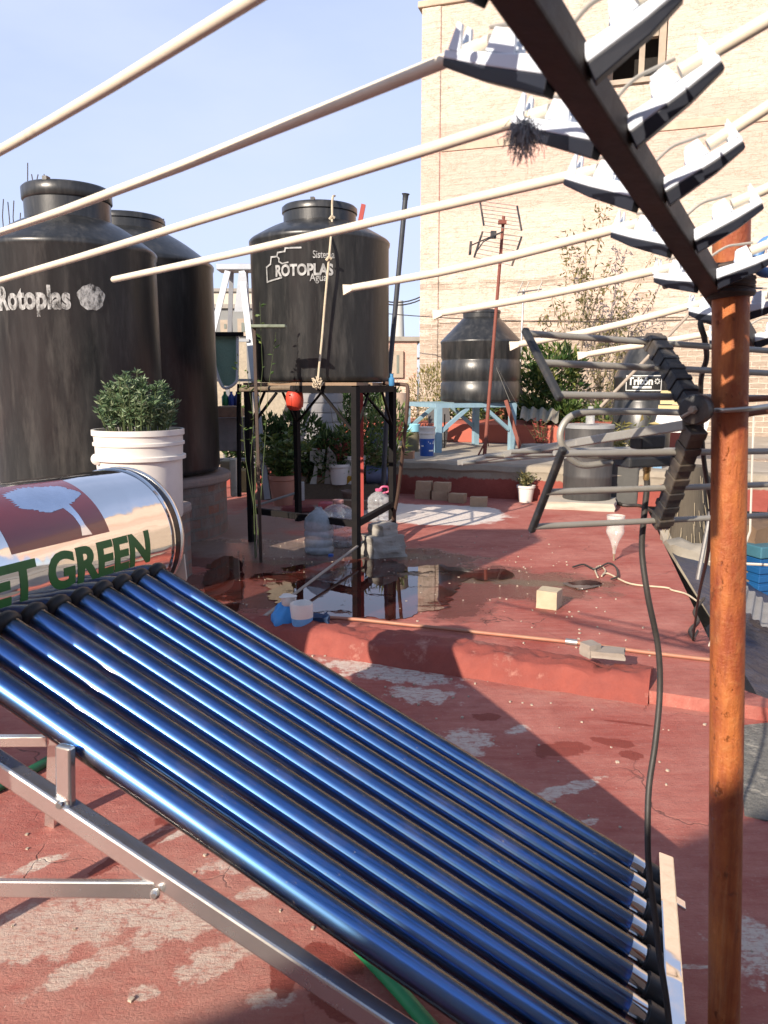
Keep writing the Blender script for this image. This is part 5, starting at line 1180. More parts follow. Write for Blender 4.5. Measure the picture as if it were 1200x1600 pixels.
for p in (bL, bR):
    mb = MB(); mb.bar(p+ay*.045+Z*(zB-PZ-.025), p+ay*(dep-.045)+Z*(zB-PZ-.025), .075, .058); mb.build('top_rail', BLUESTEEL, bs)
c4 = (bL+bR)/2+ay*dep/2; c4.z = 0; yc = c4.y
R4 = (D(813, 580, yc).x-D(688, 580, yc).x)/2*.985
zs4, zn4, zt4 = D(750, 533, yc).z, D(750, 497, yc).z, D(750, 485, yc).z
c4.x = D(750.5, 580, yc).x
t4 = round_tank('water_tank', 'smaller black water tank with ribs and straight cone on the pale blue stand', c4, R4, zB+.012, zs4, zn4, zt4, R4*.46, rings=(D(750,563,yc).z, D(750,596,yc).z), cone=True)
# mast with a grid aerial in front of it
mA, mB_ = G(705+8, 712, PZ), None
m0 = G(757, 711, PZ); m1 = D(787, 338, m0.y+.0); md_ = (m1-m0).normalized()
ga = thing('grid_aerial', 'distant grid aerial with two rod panels on a thin red leaning mast', 'aerial', m0)
mb = MB(); mb.tube([m0, m0.lerp(m1, .5), m1], .020, 12, rs=[.026, .022, .02]); mb.build('mast', REDRUST, ga, smooth=True)
mb = MB(); mb.tube([m0-RT*.09+Vector((0, -.04, 0)), m0+Z*.16], .012, 6); mb.tube([m0+RT*.05+Z*.12, m0+RT*.03+Z*.3], .008, 6); mb.build('strut', REDRUST, ga)
yg = m1.y-.05
def panel(c):   # four pixel corners TL TR BR BL
    P = [D(c[0][0], c[0][1], yg+.1), D(c[1][0], c[1][1], yg+.25), D(c[2][0], c[2][1], yg+.02), D(c[3][0], c[3][1], yg-.1)]
    for k in range(7):
        f = k/6; mb = MB(); a_, b_ = P[0].lerp(P[3], f), P[1].lerp(P[2], f); mb.tube([a_, b_], .0045, 6); mb.build('grid_rod', GREYROD, ga)
    for a_, b_ in ((P[0], P[3]), (P[1], P[2])): mb = MB(); mb.bar(a_, b_, .02, .02); mb.build('end_bar', BLACKPL, ga)
panel(((750,314),(808,322),(815,360),(756,352))); panel(((754,362),(815,370),(800,415),(741,402)))
gh = D(785, 362, yg-.03)
mb = MB(); mb.tube([gh, D(737, 383, yg-.35), D(733, 398, yg-.4)], .009, 6); mb.tube([gh, D(755, 378, yg-.3), D(742, 397, yg-.3)], .008, 6); mb.build('aerial_boom', BLACKPL, ga)
mb = MB(); mb.bar(D(736, 377, yg-.35), D(734, 398, yg-.35), .03, .03); mb.build('front_bar', BLACKPL, ga)
mb = MB(); mb.obox(D(771, 367, yg-.1), RT*.035, Vector((0, .03, 0)), Z*.045); mb.build('junction_box', BLACKPL, ga)
mb = MB(); mb.obox(gh+Vector((.0, .03, .12)), RT*.05, Vector((0, .035, 0)), Z*.022); mb.build('clamp', REDRUST, ga)
for a_, b_ in (((772, 556), (797, 628)), ((772, 556), (852, 655))):
    pass
mb = MB(); g0 = m0.lerp(m1, .42)
mb.tube([g0, D(797, 628, m0.y+.3)], .004, 5); mb.build('stay_wire', GREYROD, ga); mb = MB(); mb.tube([g0, D(812, 640, m0.y+.9)], .004, 5); mb.build('stay_wire', GREYROD, ga)
# small aerial on a grey mast by the wall
sm0, sm1 = D(812, 560, 13.2), D(818, 452, 13.2); sa = thing('small_aerial', 'tiny far aerial on a thin grey mast against the brick wall', 'aerial', (sm0.x, sm0.y, PZ))
mb = MB(); mb.tube([Vector((sm0.x, sm0.y, PZ)), sm1], .018, 8); mb.build('mast', GALV, sa)
mb = MB(); mb.tube([D(809, 457, 13.1), D(846, 452, 13.4)], .014, 6); mb.build('boom', GALV, sa)
for x0 in (812, 822, 842): mb = MB(); mb.tube([D(x0-5, 464, 13.2), D(x0+5, 440, 13.2)], .010, 5); mb.build('element', GREYROD, sa)
# buckets by the shrub
p = G(643, 705, PZ); t = thing('bucket', 'murky clear bucket with a pale aqua rim beside the blue and white bucket', 'bucket', p); r_ = px_r(26, p); h_ = px_r(42, p)*2
mb = MB(); mb.lathe([(r_*.86, 0), (r_*.95, h_*.72)], p, 28); mb.build('lower_part', M('murky_plastic', (.16,.14,.09), .3, scale=6), t, smooth=True)
mb = MB(); mb.lathe([(r_*.95, h_*.721), (r_*1.02, h_*.74), (r_*1.02, h_), (r_*.9, h_), (r_*.88, h_*.9)], p, 28); mb.build('rim', M('aqua_plastic', (.25,.55,.66), .5), t, smooth=True)
p = G(667, 712, PZ); t = thing('bucket', 'blue paint bucket with a white ribbed top next to the blue stand leg', 'bucket', p); r_ = px_r(25, p); h_ = px_r(45, p)*2
mb = MB(); mb.lathe([(r_*.84, 0), (r_*.95, h_*.60)], p, 32); mb.build('printed_side', M('royal_blue_print', (.02,.09,.36), .35, scale=5), t, smooth=True)
mb = MB(); mb.lathe([(r_*.955, h_*.601), (r_*.97, h_*.74), (r_*1.05, h_*.76), (r_*1.05, h_*.82), (r_*.98, h_*.83), (r_*1.0, h_*.93), (r_*1.06, h_*.95), (r_*1.06, h_), (r_*.9, h_)], p, 32); mb.build('white_top', WHITEPL, t, smooth=True)
mb = MB(); cf = cylfn(p, r_*.965, 0, 0)
for k, (u0, u1, z0) in enumerate(((.01, .10, .47), (.03, .10, .42), (.02, .09, .17), (-.09, -.05, .33))):
    zz0 = p.z+h_*z0; mb.add([cf(u0, zz0), cf(u1, zz0), cf(u1, zz0+.018), cf(u0, zz0+.018)], [(0, 1, 2, 3)])
mb.build('print_marks', M('white_ink', (.6,.62,.64), .5), t)
p = G(648, 716, PZ); mb = MB(); mb.rock((p.x-.12, p.y-.02, PZ+.045), (.21, .12, .10), 51, -.2, 4, .08); tag(mb.build('brick', M('orange_brick', (.46,.25,.15), .9, scale=12, bmp=.4), smooth=True, edge=45), 'orange brick on the step edge in front of the murky bucket', 'brick')
p = G(697, 700, PZ)+ay*.25; pot('bucket', 'grey bucket standing behind the left leg of the blue stand', p, .11, .135, .30, M('grey_bucket', (.28,.29,.29), .6), 'bucket', soil=False)
p = G(703, 703, PZ)+ay*.4; ir = thing('iron_rack', 'thin black iron rack under the blue stand', 'rack', p)
for k in range(2): mb = MB(); mb.tube([p+ax*(.10*k), p+ax*(.10*k)+Z*.5], .010, 6); mb.build('rod', DARKPAINT, ir)
mb = MB(); mb.tube([p-ax*.02+Z*.1, p+ax*.25+Z*.1], .009, 6); mb.build('crossbar', DARKPAINT, ir)
# shrub on the step left of the blue stand
p = G(652, 690, PZ)+E2*.55
bush('shrub', 'yellow green dry shrub beside the two buckets on the step', 'shrub', p, [((0, 0, .75), (.34, .25, .5)), ((.22, 0, 1.0), (.25, .22, .28)), ((-.15, 0, .40), (.26, .2, .3))], LEAF_Y, 1500, .085, .018,
     stems=[([(x*.2, 0, 0), (x*.5, .05, .5), (x*.9, .05, 1.05)], .008) for x in (-.6, -.3, 0, .25, .5)], up=.7)
p = G(668, 695, PZ)+E2*.8; mb = MB(); mb.bar(p, p+Z*.55+ay*.15, .40, .02, ay); tag(mb.build('board', M('dark_grey_board', (.13,.13,.13), .8, scale=4)), 'dark grey board leaning behind the dry shrub', 'board')
# leaning corrugated sheet and metal offcuts behind the parapet
SHEET = M('pale_corrugated_sheet', (.44,.40,.33), .65, .2, col2=(.30,.26,.20), scale=4, grime=(.26,.15,.09), grime_t=(.6,.75))
def corrugated(label, A, B, C_, mat, waves=9, amp=.014):
    """sheet spanned by A (origin), edge to B, edge to C_"""
    n_ = (B-A).cross(C_-A).normalized(); mb = MB()
    f = lambda o: (lambda u, v: A+(B-A)*u+(C_-A)*v+n_*(amp*math.sin(u*waves*6.283)+o))
    mb.grid(f(0), waves*6, 4); return tag(mb.build('corrugated_sheet', mat, smooth=True), label, 'metal sheet')
a_ = G(728, 690, PZ)+E2*.95; zt_ = PZ+.32
a_.z = zt_; corrugated('pale corrugated sheet leaning behind the red parapet under the blue stand', a_-E1*.12, a_+E1*.38, a_-E1*.02+Z*.62+E2*.25, SHEET, 5)
q = a_+E1*.5; mb = MB(); mb.obox(q+Z*.18, E1*.22, E2*.03, Z*.18); tag(mb.build('tin_panel', M('rusty_orange_tin', (.30,.11,.06), .7, .3, scale=4, bmp=.2)), 'rusty orange panel standing on the parapet beside the corrugated sheet', 'panel')
a_ = D(812, 655, 12.3); corrugated('dull crumpled metal sheet lying in front of the hedge', a_, D(872, 660, 12.0), D(815, 636, 12.6), M('dull_tin', (.36,.34,.28), .55, .5, scale=4), 4, .03)
# small red-leaved plant on the parapet, stray post
p = D(846, 690, 10.6); p.z = PZ; stemplant('plant', 'thin reddish plant at the right of the blue stand', p, 14, .55, .25, LEAF_R, .07, .025, leaves=9)
mb = MB(); p = D(815, 690, 10.9); mb.bar(Vector((p.x, p.y, PZ)), Vector((p.x-.22, p.y+.1, PZ+.72)), .05, .05); tag(mb.build('post', REDRUST), 'rusty brown post leaning beside the right leg of the blue stand', 'post')
p = D(812, 700, 10.4); mb = MB(); mb.rock((p.x+.25, p.y, PZ+.07), (.4, .25, .14), 61, .3, 4, .2); tag(mb.build('rubble_block', CONC, smooth=True), 'dark lump of rubble at the right end of the platform', 'rubble')
# hedge in front of the wall
def crown(name, label, cat, base, h0, blobs_, mat, n, ln, wd, trunks, up=.3, barkmat=BARK, tr=.03):
    t = thing(name, label, cat, base); B = Vector(base); mb = MB(); tot = sum(r[0]*r[1]*r[2] for _, r in blobs_)
    for c, r in blobs_:
        sub = [rvec() for _ in range(9)]
        for _ in range(int(n*r[0]*r[1]*r[2]/tot)):
            q = random.choice(sub); v = q*.85+rvec()*.38
            p = B+Vector(c)+Vector((v.x*r[0], v.y*r[1], v.z*r[2])); mb.leaf(p, v+Vector((0, 0, up))+rvec()*.7, rvec(), ln*rnd(.6, 1.3), wd*rnd(.7, 1.2))
    mb.build('crown', mat, t); ms = MB()
    for P in trunks: ms.tube([B+Vector(q) for q in P], tr, 7, rs=[tr*(1-.75*i/(len(P)-1)) for i in range(len(P))])
    ms.build('trunk', barkmat, t, smooth=True); return t
hb0 = D(858, 650, 13.0); hb0.z = PZ
crown('hedge', 'broad glossy green shrub in front of the brick wall beside the smaller black tank', 'shrub', hb0, 0, [((-.25,0,.9),(.38,.4,.6)), ((.2,.1,1.15),(.42,.4,.5)), ((.05,-.1,.5),(.6,.4,.4)), ((.42,.1,.75),(.3,.3,.5)), ((-.35,.2,1.35),(.25,.25,.25))],
      leafmat('glossy_hedge_leaf', (.015,.045,.010), (.045,.09,.018), (.22,.24,.06)), 2600, .15, .05, [[(x, 0, 0), (x*1.3, .1, .8), (x*1.5, .1, 1.4)] for x in (-.35, -.1, .15, .35)])
hb1 = D(790, 650, 13.4); hb1.z = PZ
crown('hedge', 'low green shrub behind the pale blue stand, seen between its legs', 'shrub', hb1, 0, [((-.55,0,.5),(.5,.3,.38)), ((.1,0,.45),(.5,.3,.35)), ((-1.0,.1,.45),(.3,.3,.35))], LEAF_M, 1500, .12, .03, [[(x, 0, 0), (x, .05, .6)] for x in (-.9, -.5, 0, .3)])
hb2 = D(905, 655, 12.6); hb2.z = PZ
crown('hedge', 'low leafy plants at the foot of the wall right of the glossy shrub', 'shrub', hb2, 0, [((-.2,0,.35),(.45,.3,.35)), ((.4,0,.35),(.4,.3,.3))], LEAF_M, 900, .12, .035, [[(x, 0, 0), (x, .05, .5)] for x in (-.3, .1, .4)])
# sapling against the wall
tb_ = D(918, 640, 14.2); tb_.z = -1.2
sp = thing('tree', 'thin bare stemmed sapling with sparse dusty leaves in front of the peach wall', 'tree', tb_); B = Vector(tb_); mb = MB(); ms = MB()
def limb(p, d, ln, r, dpt):
    P = [p]; q = p.copy(); dd = d.copy()
    for k in range(4):
        dd = (dd+rvec()*.16+Vector((0, 0, .06))).normalized(); q = q+dd*ln/4; P.append(q.copy())
    ms.tube(P, r, 6, rs=[r*(1-.16*k) for k in range(5)])
    if dpt > 0:
        for k in range(random.choice((3, 4))):
            j = random.choice((1, 2, 3, 4)); limb(P[j], (dd+rvec()*.75+Vector((0, 0, .15))).normalized(), ln*rnd(.38, .6), r*.5, dpt-1)
    if dpt <= 1:
        for k in range(26):
            f = rnd(.1, 1)*3.99; j = int(f); pp = P[j].lerp(P[j+1], f-j)+rvec()*.09; mb.leaf(pp, rvec()+Vector((0, 0, -.4)), rvec(), rnd(.07, .13), rnd(.025, .04))
for (x, dx) in ((-.18, -.10), (-.05, -.02), (.08, .05), (.2, .22)):
    limb(B+Vector((x, rnd(-.1, .1), 0)), Vector((dx, rnd(-.05, .05), 1)).normalized(), 3.5*rnd(.8, 1.05), .026, 2)
limb(B+Vector((.15, 0, 2.2)), Vector((.75, 0, .75)).normalized(), 1.3, .013, 1); limb(B+Vector((-.1, 0, 2.4)), Vector((-.6, 0, .8)).normalized(), 1.1, .012, 1)
mb.build('crown', LEAF_O, sp); ms.build('trunk', M('pale_bark', (.33,.26,.18), .9, scale=20, bmp=.4), sp, smooth=True)
# ---- labelled tank far right, its sign
yt = 10.6; c5 = D(1003, 640, yt); R5 = (D(1048, 600, yt).x-D(958, 600, yt).x)/2*.98
z0, zs, zn, zt = PZ, D(1003, 588, yt).z, D(1003, 545, yt).z, D(1003, 527, yt).z
t5 = round_tank('water_tank', 'far black water tank carrying a framed white name plate', c5, R5, z0, zs, zn, zt, R5*.55, rings=(D(1003,625,yt).z,), cone=True)
cf = cylfn(c5, R5+.012, 0, 0); ua, za = onp(c5, R5+.012, 978, 610); ue, ze = onp(c5, R5+.012, 1034, 587); sg = MB()
outline2d(sg, [(ua, za), (ue, za), (ue, ze), (ua, ze)], .012, cf)
vs, fs, wd_ = textmesh('Tritón', .1, .004, .02); hm = max(v[1] for v in vs); wx = (ue-ua)
onto(sg, vs, fs, lambda u, v: cf(ua+wx*.05+u*wx*.70/wd_, za+(ze-za)*.40+v*(ze-za)*.50/hm))
sg.add([cf(ua+wx*.2, za+(ze-za)*.14), cf(ua+wx*.45, za+(ze-za)*.14), cf(ua+wx*.72, za+(ze-za)*.14), cf(ua+wx*.72, za+(ze-za)*.30), cf(ua+wx*.45, za+(ze-za)*.30), cf(ua+wx*.2, za+(ze-za)*.30)], [(0,1,4,5), (1,2,3,4)])
for k in range(8):
    a = k*math.pi/4; cx, cy = ua+wx*.875, za+(ze-za)*.62; r1, r2 = .012, .042
    sg.add([cf(cx+math.cos(a)*r1, cy+math.sin(a)*r1), cf(cx+math.cos(a-.3)*r2*.8, cy+math.sin(a-.3)*r2*.8), cf(cx+math.cos(a)*r2, cy+math.sin(a)*r2), cf(cx+math.cos(a+.3)*r2*.8, cy+math.sin(a+.3)*r2*.8)], [(0,1,2,3)])
sg.build('lettering', M('white_plate_print', (.66,.66,.62), .6, scale=12), t5)
mb = MB(); mb.tube([D(938, 636, 10.0), D(1018, 552, 9.9)], .022, 10); mb.tube([D(1018, 552, 9.9), D(1078, 490, 9.9)], .02, 10); tag(mb.build('pole', M('grey_brown_pole', (.34,.28,.22), .7, scale=10), smooth=True), 'thin pale pole slanting across the name plate tank', 'pole')
# dark barrel on a broken slab
p = G(913, 794); r_ = (D(955, 730, p.y).x-D(877, 730, p.y).x)/2*.97; h_ = D(913, 664, p.y).z-.08
bt_ = thing('barrel', 'dark grey plastic barrel with a pale lid on a broken slab near the roof edge', 'barrel', p); o = p+Z*.075+E2*.2
mb = MB(); mb.lathe([(r_*.96, 0), (r_, .02), (r_, h_*.30), (r_*1.02, h_*.32), (r_, h_*.34), (r_, h_*.66), (r_*1.02, h_*.68), (r_, h_*.70), (r_, h_*.98)], o, 48); mb.build('body', M('dusty_black_barrel', (.035,.035,.036), .55, col2=(.09,.085,.08), scale=3, stretch=(4, 4, .7)), bt_, smooth=True)
mb = MB(); mb.lathe([(r_*1.03, h_*.955), (r_*1.03, h_), (r_*.98, h_+.005), (r_*.5, h_-.012), (.01, h_-.014)], o, 48); mb.build('lid', M('pale_grey_lid', (.28,.29,.29), .5, scale=5), bt_, smooth=True)
mb = MB(); mb.rock((p.x-.02, p.y+.16, .035), (.78, .66, .10), 71, -.3, 6, .07); tag(mb.build('slab', PALECONC, smooth=True, edge=50), 'broken pale concrete slab under the dark barrel', 'slab')
mb = MB(); mb.tube(spline([G(962, 770, .02), G(970, 788, .02), G(1000, 790, .02), G(1020, 800, .02)], 6), .018, 8); tag(mb.build('hose', CABLE, smooth=True), 'short black hose on the roof right of the dark barrel', 'hose')
q = D(925, 655, 8.6); mb = MB(); mb.lathe([(.05, 0), (.05, .12), (.03, .16), (.03, .19)], D(922, 662, p.y+.2), 16); tag(mb.build('bottle', clear('clear_plastic_small', (.75,.75,.75), .3), smooth=True), 'clear plastic bottle standing on the lid of the dark barrel', 'bottle')
q = D(980, 690, 9.0); q.z = PZ-.35; stemplant('plant', 'bright yellow green leafy plant between the barrel and the name plate tank', q+Z*.0, 22, .95, .35, LEAF_Y, .14, .05, leaves=9, low=.45)
q = D(1000, 770, 8.9); mb = MB(); mb.obox(Vector((q.x-.12, q.y+.2, .3)), E1*.42, E2*.02, Z*.34); tag(mb.build('board', M('faded_white_board', (.50,.47,.42), .8, scale=4, grime=(.25,.2,.15))), 'faded white board standing behind the barrel at the roof corner', 'board')
q = D(978, 770, 8.5); mb = MB(); mb.obox(Vector((q.x, q.y+.1, .26)), E1*.16, E2*.06, Z*.28); tag(mb.build('box', M('dark_grey_box', (.07,.07,.065), .7), bevel=.02), 'dark grey box beside the barrel at the roof corner', 'box')
q = D(1024, 780, 8.7); mb = MB(); mb.obox(Vector((q.x, q.y, .22)), E1*.05, E2*.03, Z*.30); tag(mb.build('plank', M('faded_blue_board', (.16,.30,.45), .7), bevel=.005), 'narrow faded blue plank upright at the roof corner', 'plank')
q = D(1065, 660, 9.3); mb = MB(); mb.obox(q, E1*.30, E2*.05, (Z+E1*.2)*.12); tag(mb.build('panel', M('bright_white_panel', (.75,.73,.70), .6)), 'small bright white panel behind the black aerial hub', 'panel')
q = D(1062, 636, 9.6); mb = MB()
for k in range(4): mb.obox(q+Z*(.06*k), E1*.25, E2*.12, Z*.022)
yw = thing('timber_stack', 'small stack of pale yellow boards left of the rusty pole', 'timber', q)
for k in range(4): mb = MB(); mb.obox(q+Z*(.06*k), E1*(.25-.02*(k % 2)), E2*.12, Z*.022); mb.build('board', M('yellow_timber', (.50,.42,.22), .8, scale=6), yw)
# ================================================================== RIGHT HAND DROP: lower yard
TARP, nt, b = newmat('navy_tarpaulin'); co = coords(nt)
L(nt, mix(nt, ramp(nt, noise(nt, co, 4, 8), .4, .7), (.012,.022,.055), (.035,.05,.09)), b.inputs['Base Color']); b.inputs['Roughness'].default_value = .45; bump(nt, b, noise(nt, co, 7, 6, .6, 1.5), .8, .05)
mb = MB()
e0 = G(1166, 1128, -.02); e1_ = edge1+ed*.9
def tf(u, v):
    a = (e0+Vector((.10, 0, 0))).lerp(e1_, u); q = a+Vector((.03+v*1.5, v*.35, 0)); q.z = -.05-v*.55-.12*math.sin(v*7+u*5)*v+mnoise.noise(Vector((u*6, v*5, 2)))*.10*min(1, v*3)
    return q
mb.grid(tf, 40, 30); tag(mb.build('tarpaulin', TARP, smooth=True, loc=(0, 0, 0)), 'dark navy tarpaulin slung from the roof edge behind the rusty pole', 'tarpaulin')
q = G(1180, 945, -.55); mb = MB(); t = thing('crate', 'blue plastic crate beyond the tarpaulin at the right edge', 'crate', q)
for k in range(6): mb.box((q.x+.02, q.y, q.z+.04+.075*k), (.28, .28, .055), .3)
mb.box((q.x+.02, q.y, q.z+.22), (.25, .25, .44), .3); mb.build('shell', M('crate_blue', (.010,.085,.24), .5, scale=5), t, bevel=.006)
mb = MB(); mb.box((q.x+.02, q.y, q.z+.50), (.31, .31, .10), .3); mb.build('rim', M('crate_teal', (.05,.15,.20), .5), t, bevel=.01)
corrugated('grey corrugated sheet lying on the navy tarpaulin at the right', D(1156, 948, 4.4), D(1208, 990, 4.2), D(1164, 915, 5.0), M('grey_corrugated', (.30,.30,.29), .7, .1, scale=5), 4, .010)
q = G(1080, 880, -1.3)
for k, (px, w_, c, lb) in enumerate(((1062, .16, (.09,.075,.055), 'thick shaggy dark trunk standing below the roof edge'), (1082, .12, (.12,.10,.075), 'second shaggy trunk below the roof edge, beside the thicker one'))):
    p = D(px+8, 800, 6.6+.3*k); mb = MB(); 
    mb.tube([Vector((p.x, p.y, -1.35)), Vector((p.x+.03, p.y, -.2)), Vector((p.x, p.y, .65-.1*k))], w_, 14, rs=[w_*1.1, w_, w_*.9])
    ms = MB()
    for j in range(160):
        a = rnd(0, 6.28); z = rnd(-.9, .6-.1*k); pp = Vector((p.x+math.cos(a)*w_, p.y+math.sin(a)*w_, z)); ms.tube([pp, pp+Vector((math.cos(a)*.03, math.sin(a)*.03, -rnd(.08, .22)))], .003, 4)
    t = thing('trunk', lb, 'tree trunk', (p.x, p.y, -1.35)); mb.build('stem', M('shaggy_bark%d' % k, c, .95, scale=16, stretch=(3, 3, .5), bmp=.8), t, smooth=True); fo = ms.build('fibres', M('dry_fibre', (.30,.25,.17), .9), t); fo['kind'] = 'stuff'
nw = D(1150, 700, 9.0)
mb = MB(); q0 = D(1095, 640, 9.6); mb.prism([(0, 0), (4.5, -1.5), (4.6, -1.2), (.1, .3)], 1, lambda u, v, w_: Vector((q0.x+.35+u, q0.y+v, -1.34+w_*1.75)))
tag(mb.build('garden_wall', FAC, loc=(0, 0, 0)), 'rough peach brick wall closing the lower yard behind the rusty pole', 'wall')
q = G(1130, 870, -1.3)
for k, (px, py, sx, sz, c, lb) in enumerate(((1085, 895, .5, .5, (.30,.27,.22), 'pale dusty sack slumped below the roof edge'), (1190, 850, .6, .35, (.16,.10,.06), 'dark brown junk heap under the far tarpaulin edge'), (1178, 845, .3, .2, (.06,.16,.30), 'crumpled blue plastic on the junk heap'), (1120, 850, .5, .45, (.34,.30,.24), 'cream coloured slab standing in the lower yard'))):
    p = D(px, py, 6.4+.3*k); mb = MB(); mb.rock((p.x, p.y, p.z-.05), (sx, .4, sz*1.3), 81+k, .4*k, 4, .3); tag(mb.build(('sack', 'junk_heap', 'plastic_sheet', 'slab')[k], M('yard_tone%d' % k, c, .85, scale=7, bmp=.4), smooth=True, edge=60), lb, ('sack', 'junk', 'plastic', 'slab')[k])
mb = MB(); mb.tube([D(1108, 1010, 2.6), D(1172, 830, 2.9), D(1178, 640, 3.2)], .004, 5); tag(mb.build('wire', M('pale_wire', (.55,.50,.42), .6)), 'thin pale wire rising beside the right of the rusty pole', 'wire')
mb = MB(); mb.tube([D(1108, 878, 3.4), D(1230, 884, 3.2)], .006, 5); tag(mb.build('wire', M('pale_wire', (.55,.50,.42), .6)), 'thin pale wire stretched level across the yard to the right', 'wire')
mb = MB(); mb.tube([D(1090, 905, 4.6), D(1110, 800, 4.6)], .014, 8); tag(mb.build('pipe', GALV, smooth=True), 'pale grey pipe upright by the roof edge left of the rusty pole', 'pipe')
# ================================================================== LEFT REAR: ladder, cot, blocks, far houses
yl = 9.0
ALU = M('aluminium_ladder', (.36,.38,.41), .5, .5, col2=(.28,.30,.33), scale=7)
lad = thing('stepladder', 'aluminium stepladder standing behind the gap between the big tanks and the lettered tank', 'ladder', D(372, 760, yl)); 
mb = MB(); mb.obox(D(366, 417, yl)+Vector((0, .12, 0)), RT*.20, Vector((0, .14, .0)), Z*.035); mb.build('cap', ALU, lad, bevel=.01)
fl = D(328, 560, yl); 
for a_, b_, w_ in (((356, 424), (268, 780), .065), ((378, 424), (418, 780), .065)):
    mb = MB(); mb.bar(D(*a_, yl-.02), D(*b_, yl-.55), w_, .03, Vector((0, 1, 0))); mb.build('front_rail', ALU, lad)
for a_, b_ in (((384, 424), (398, 780)), ((362, 424), (350, 780))):
    mb = MB(); mb.bar(D(*a_, yl+.24), D(*b_, yl+1.0), .05, .03, Vector((0, 1, 0))); mb.build('rear_rail', ALU, lad)
mb = MB(); P = [D(x, y, yl-.06) for x, y in ((373, 425), (384, 425), (391, 487), (366, 487))]; mb.prism([(0, 0), (1, 0), (2, 0), (3, 0)], .02, lambda u, v, w_: P[int(u)]+Vector((0, w_, 0))); mb.build('brace_plate', ALU, lad)
for k in range(4):
    y = 532+k*62; f = (y-424)/356; a_ = D(356-88*f, y, yl-.02-.53*f); b_ = D(378+40*f, y, yl-.02-.53*f); mb = MB(); mb.bar(a_, b_, .09, .03); mb.build('step', ALU, lad)
ct_ = thing('folding_cot', 'green mesh folding cot frame standing on edge beside the stepladder', 'cot', D(356, 640, 8.6)); P = [D(x, y, 8.3) for x, y in ((322, 524), (371, 523), (371, 590), (362, 603), (349, 603), (336, 575))]
mb = MB(); mb.prism([(k, 0) for k in range(6)], .015, lambda u, v, w_: P[int(u)]+Vector((0, w_, 0))); mb.build('mesh_panel', M('green_mesh', (.22,.34,.26), .9, col2=(.13,.23,.17), scale=60, bmp=.6), ct_)
mb = MB(); mb.tube(spline([D(371, 523, 8.28), D(371, 580, 8.28), D(368, 598, 8.28), D(350, 606, 8.28), D(338, 580, 8.28), D(330, 540, 8.28)], 5), .016, 8); mb.build('frame', M('white_tube_frame', (.55,.57,.58), .45), ct_, smooth=True)
mb = MB(); mb.bar(D(320, 522, 8.27), D(380, 522, 8.27), .05, .04); mb.build('top_bar', DARKPAINT, ct_)
q = D(362, 560, 10.5); mb = MB(); mb.obox(Vector((q.x+.15, 10.5, .95)), RT*.62, Vector((0, .08, 0)), Z*.95); tag(mb.build('screen_wall', M('pebbled_wall', (.42,.36,.27), .9, col2=(.22,.19,.15), scale=28, bmp=.8)), 'rough pebbled wall panel behind the folding cot', 'wall')
for k, (x0, x1, y0, y1, yy, m_n, c, lb, cat) in enumerate(((337, 392, 652, 705, 8.1, 'grey_panel', (.24,.23,.23), 'grey concrete panel on edge beside the left leg of the tank stand', 'panel'), (337, 376, 635, 652, 7.9, 'brown_board', (.30,.20,.14), 'brown board lying on top of the grey concrete panel', 'board'),
    (344, 364, 720, 742, 7.8, 'pale_block', (.42,.37,.26), 'pale block under the grey concrete panel', 'block'), (372, 395, 735, 770, 7.8, 'yellow_block', (.44,.34,.16), 'yellowish stained block beside the white post', 'block'), (360, 369, 718, 776, 7.5, 'white_post', (.60,.57,.47), 'short white stained post left of the stand leg', 'post'))):
    a_, b_ = D(x0, y1, yy), D(x1, y0, yy); mb = MB(); mb.obox((a_+b_)/2+Vector((0, .1, 0)), RT*((b_.x-a_.x)/2), Vector((0, .10, 0)), Z*(abs(b_.z-a_.z)/2)); tag(mb.build(cat if cat != 'panel' else 'concrete_panel', M(m_n, c, .9, scale=9, bmp=.5, grime=tuple(x*.5 for x in c)), bevel=.012), lb, cat)
for k, (px, c, lb) in enumerate(((352, (.02,.20,.07), 'green bottle on the brown board'), (362, (.02,.06,.32), 'blue bottle on the brown board'), (371, (.03,.05,.22), 'dark blue bottle at the right end of the brown board'))):
    p = D(px, 634, 7.95); mb = MB(); mb.lathe([(.032, 0), (.035, .01), (.035, .09), (.014, .12), (.014, .145)], p, 16); tag(mb.build('bottle', M('bottle_tone%d' % k, c, .35), smooth=True), lb, 'bottle')
mb = MB(); mb.tube([D(374, 776, 7.3), D(373, 640, 7.3), D(374, 600, 7.3)], .022, 8); tag(mb.build('post', DARKPAINT, smooth=True), 'thin dark post just left of the tank stand leg', 'post')
q = D(388, 606, 6.0); mb = MB(); mb.tube([D(375, 609, 6.1), D(400, 608, 6.0), D(440, 606, 5.75), D(455, 606, 5.7)], .018, 8); tag(mb.build('branch', BARK, smooth=True), 'rough pale branch resting on the left top of the tank stand', 'branch')
P = D(420, 510, 5.7); mb = MB(); mb.obox(P, RT*.125, Vector((0, .05, 0)), Z*.011); tag(mb.build('shelf', M('mossy_board', (.20,.23,.17), .8, scale=9, grime=(.05,.06,.03)), bevel=.006), 'small mossy board fixed in front of the left of the lettered tank', 'board')
mb = MB(); mb.bar(D(397, 512, 5.72), Vector((D(397, 512, 5.72).x, 5.75, 0)), .022, .022); tag(mb.build('post', DARKSTEEL), 'thin dark upright carrying the small mossy board', 'post')
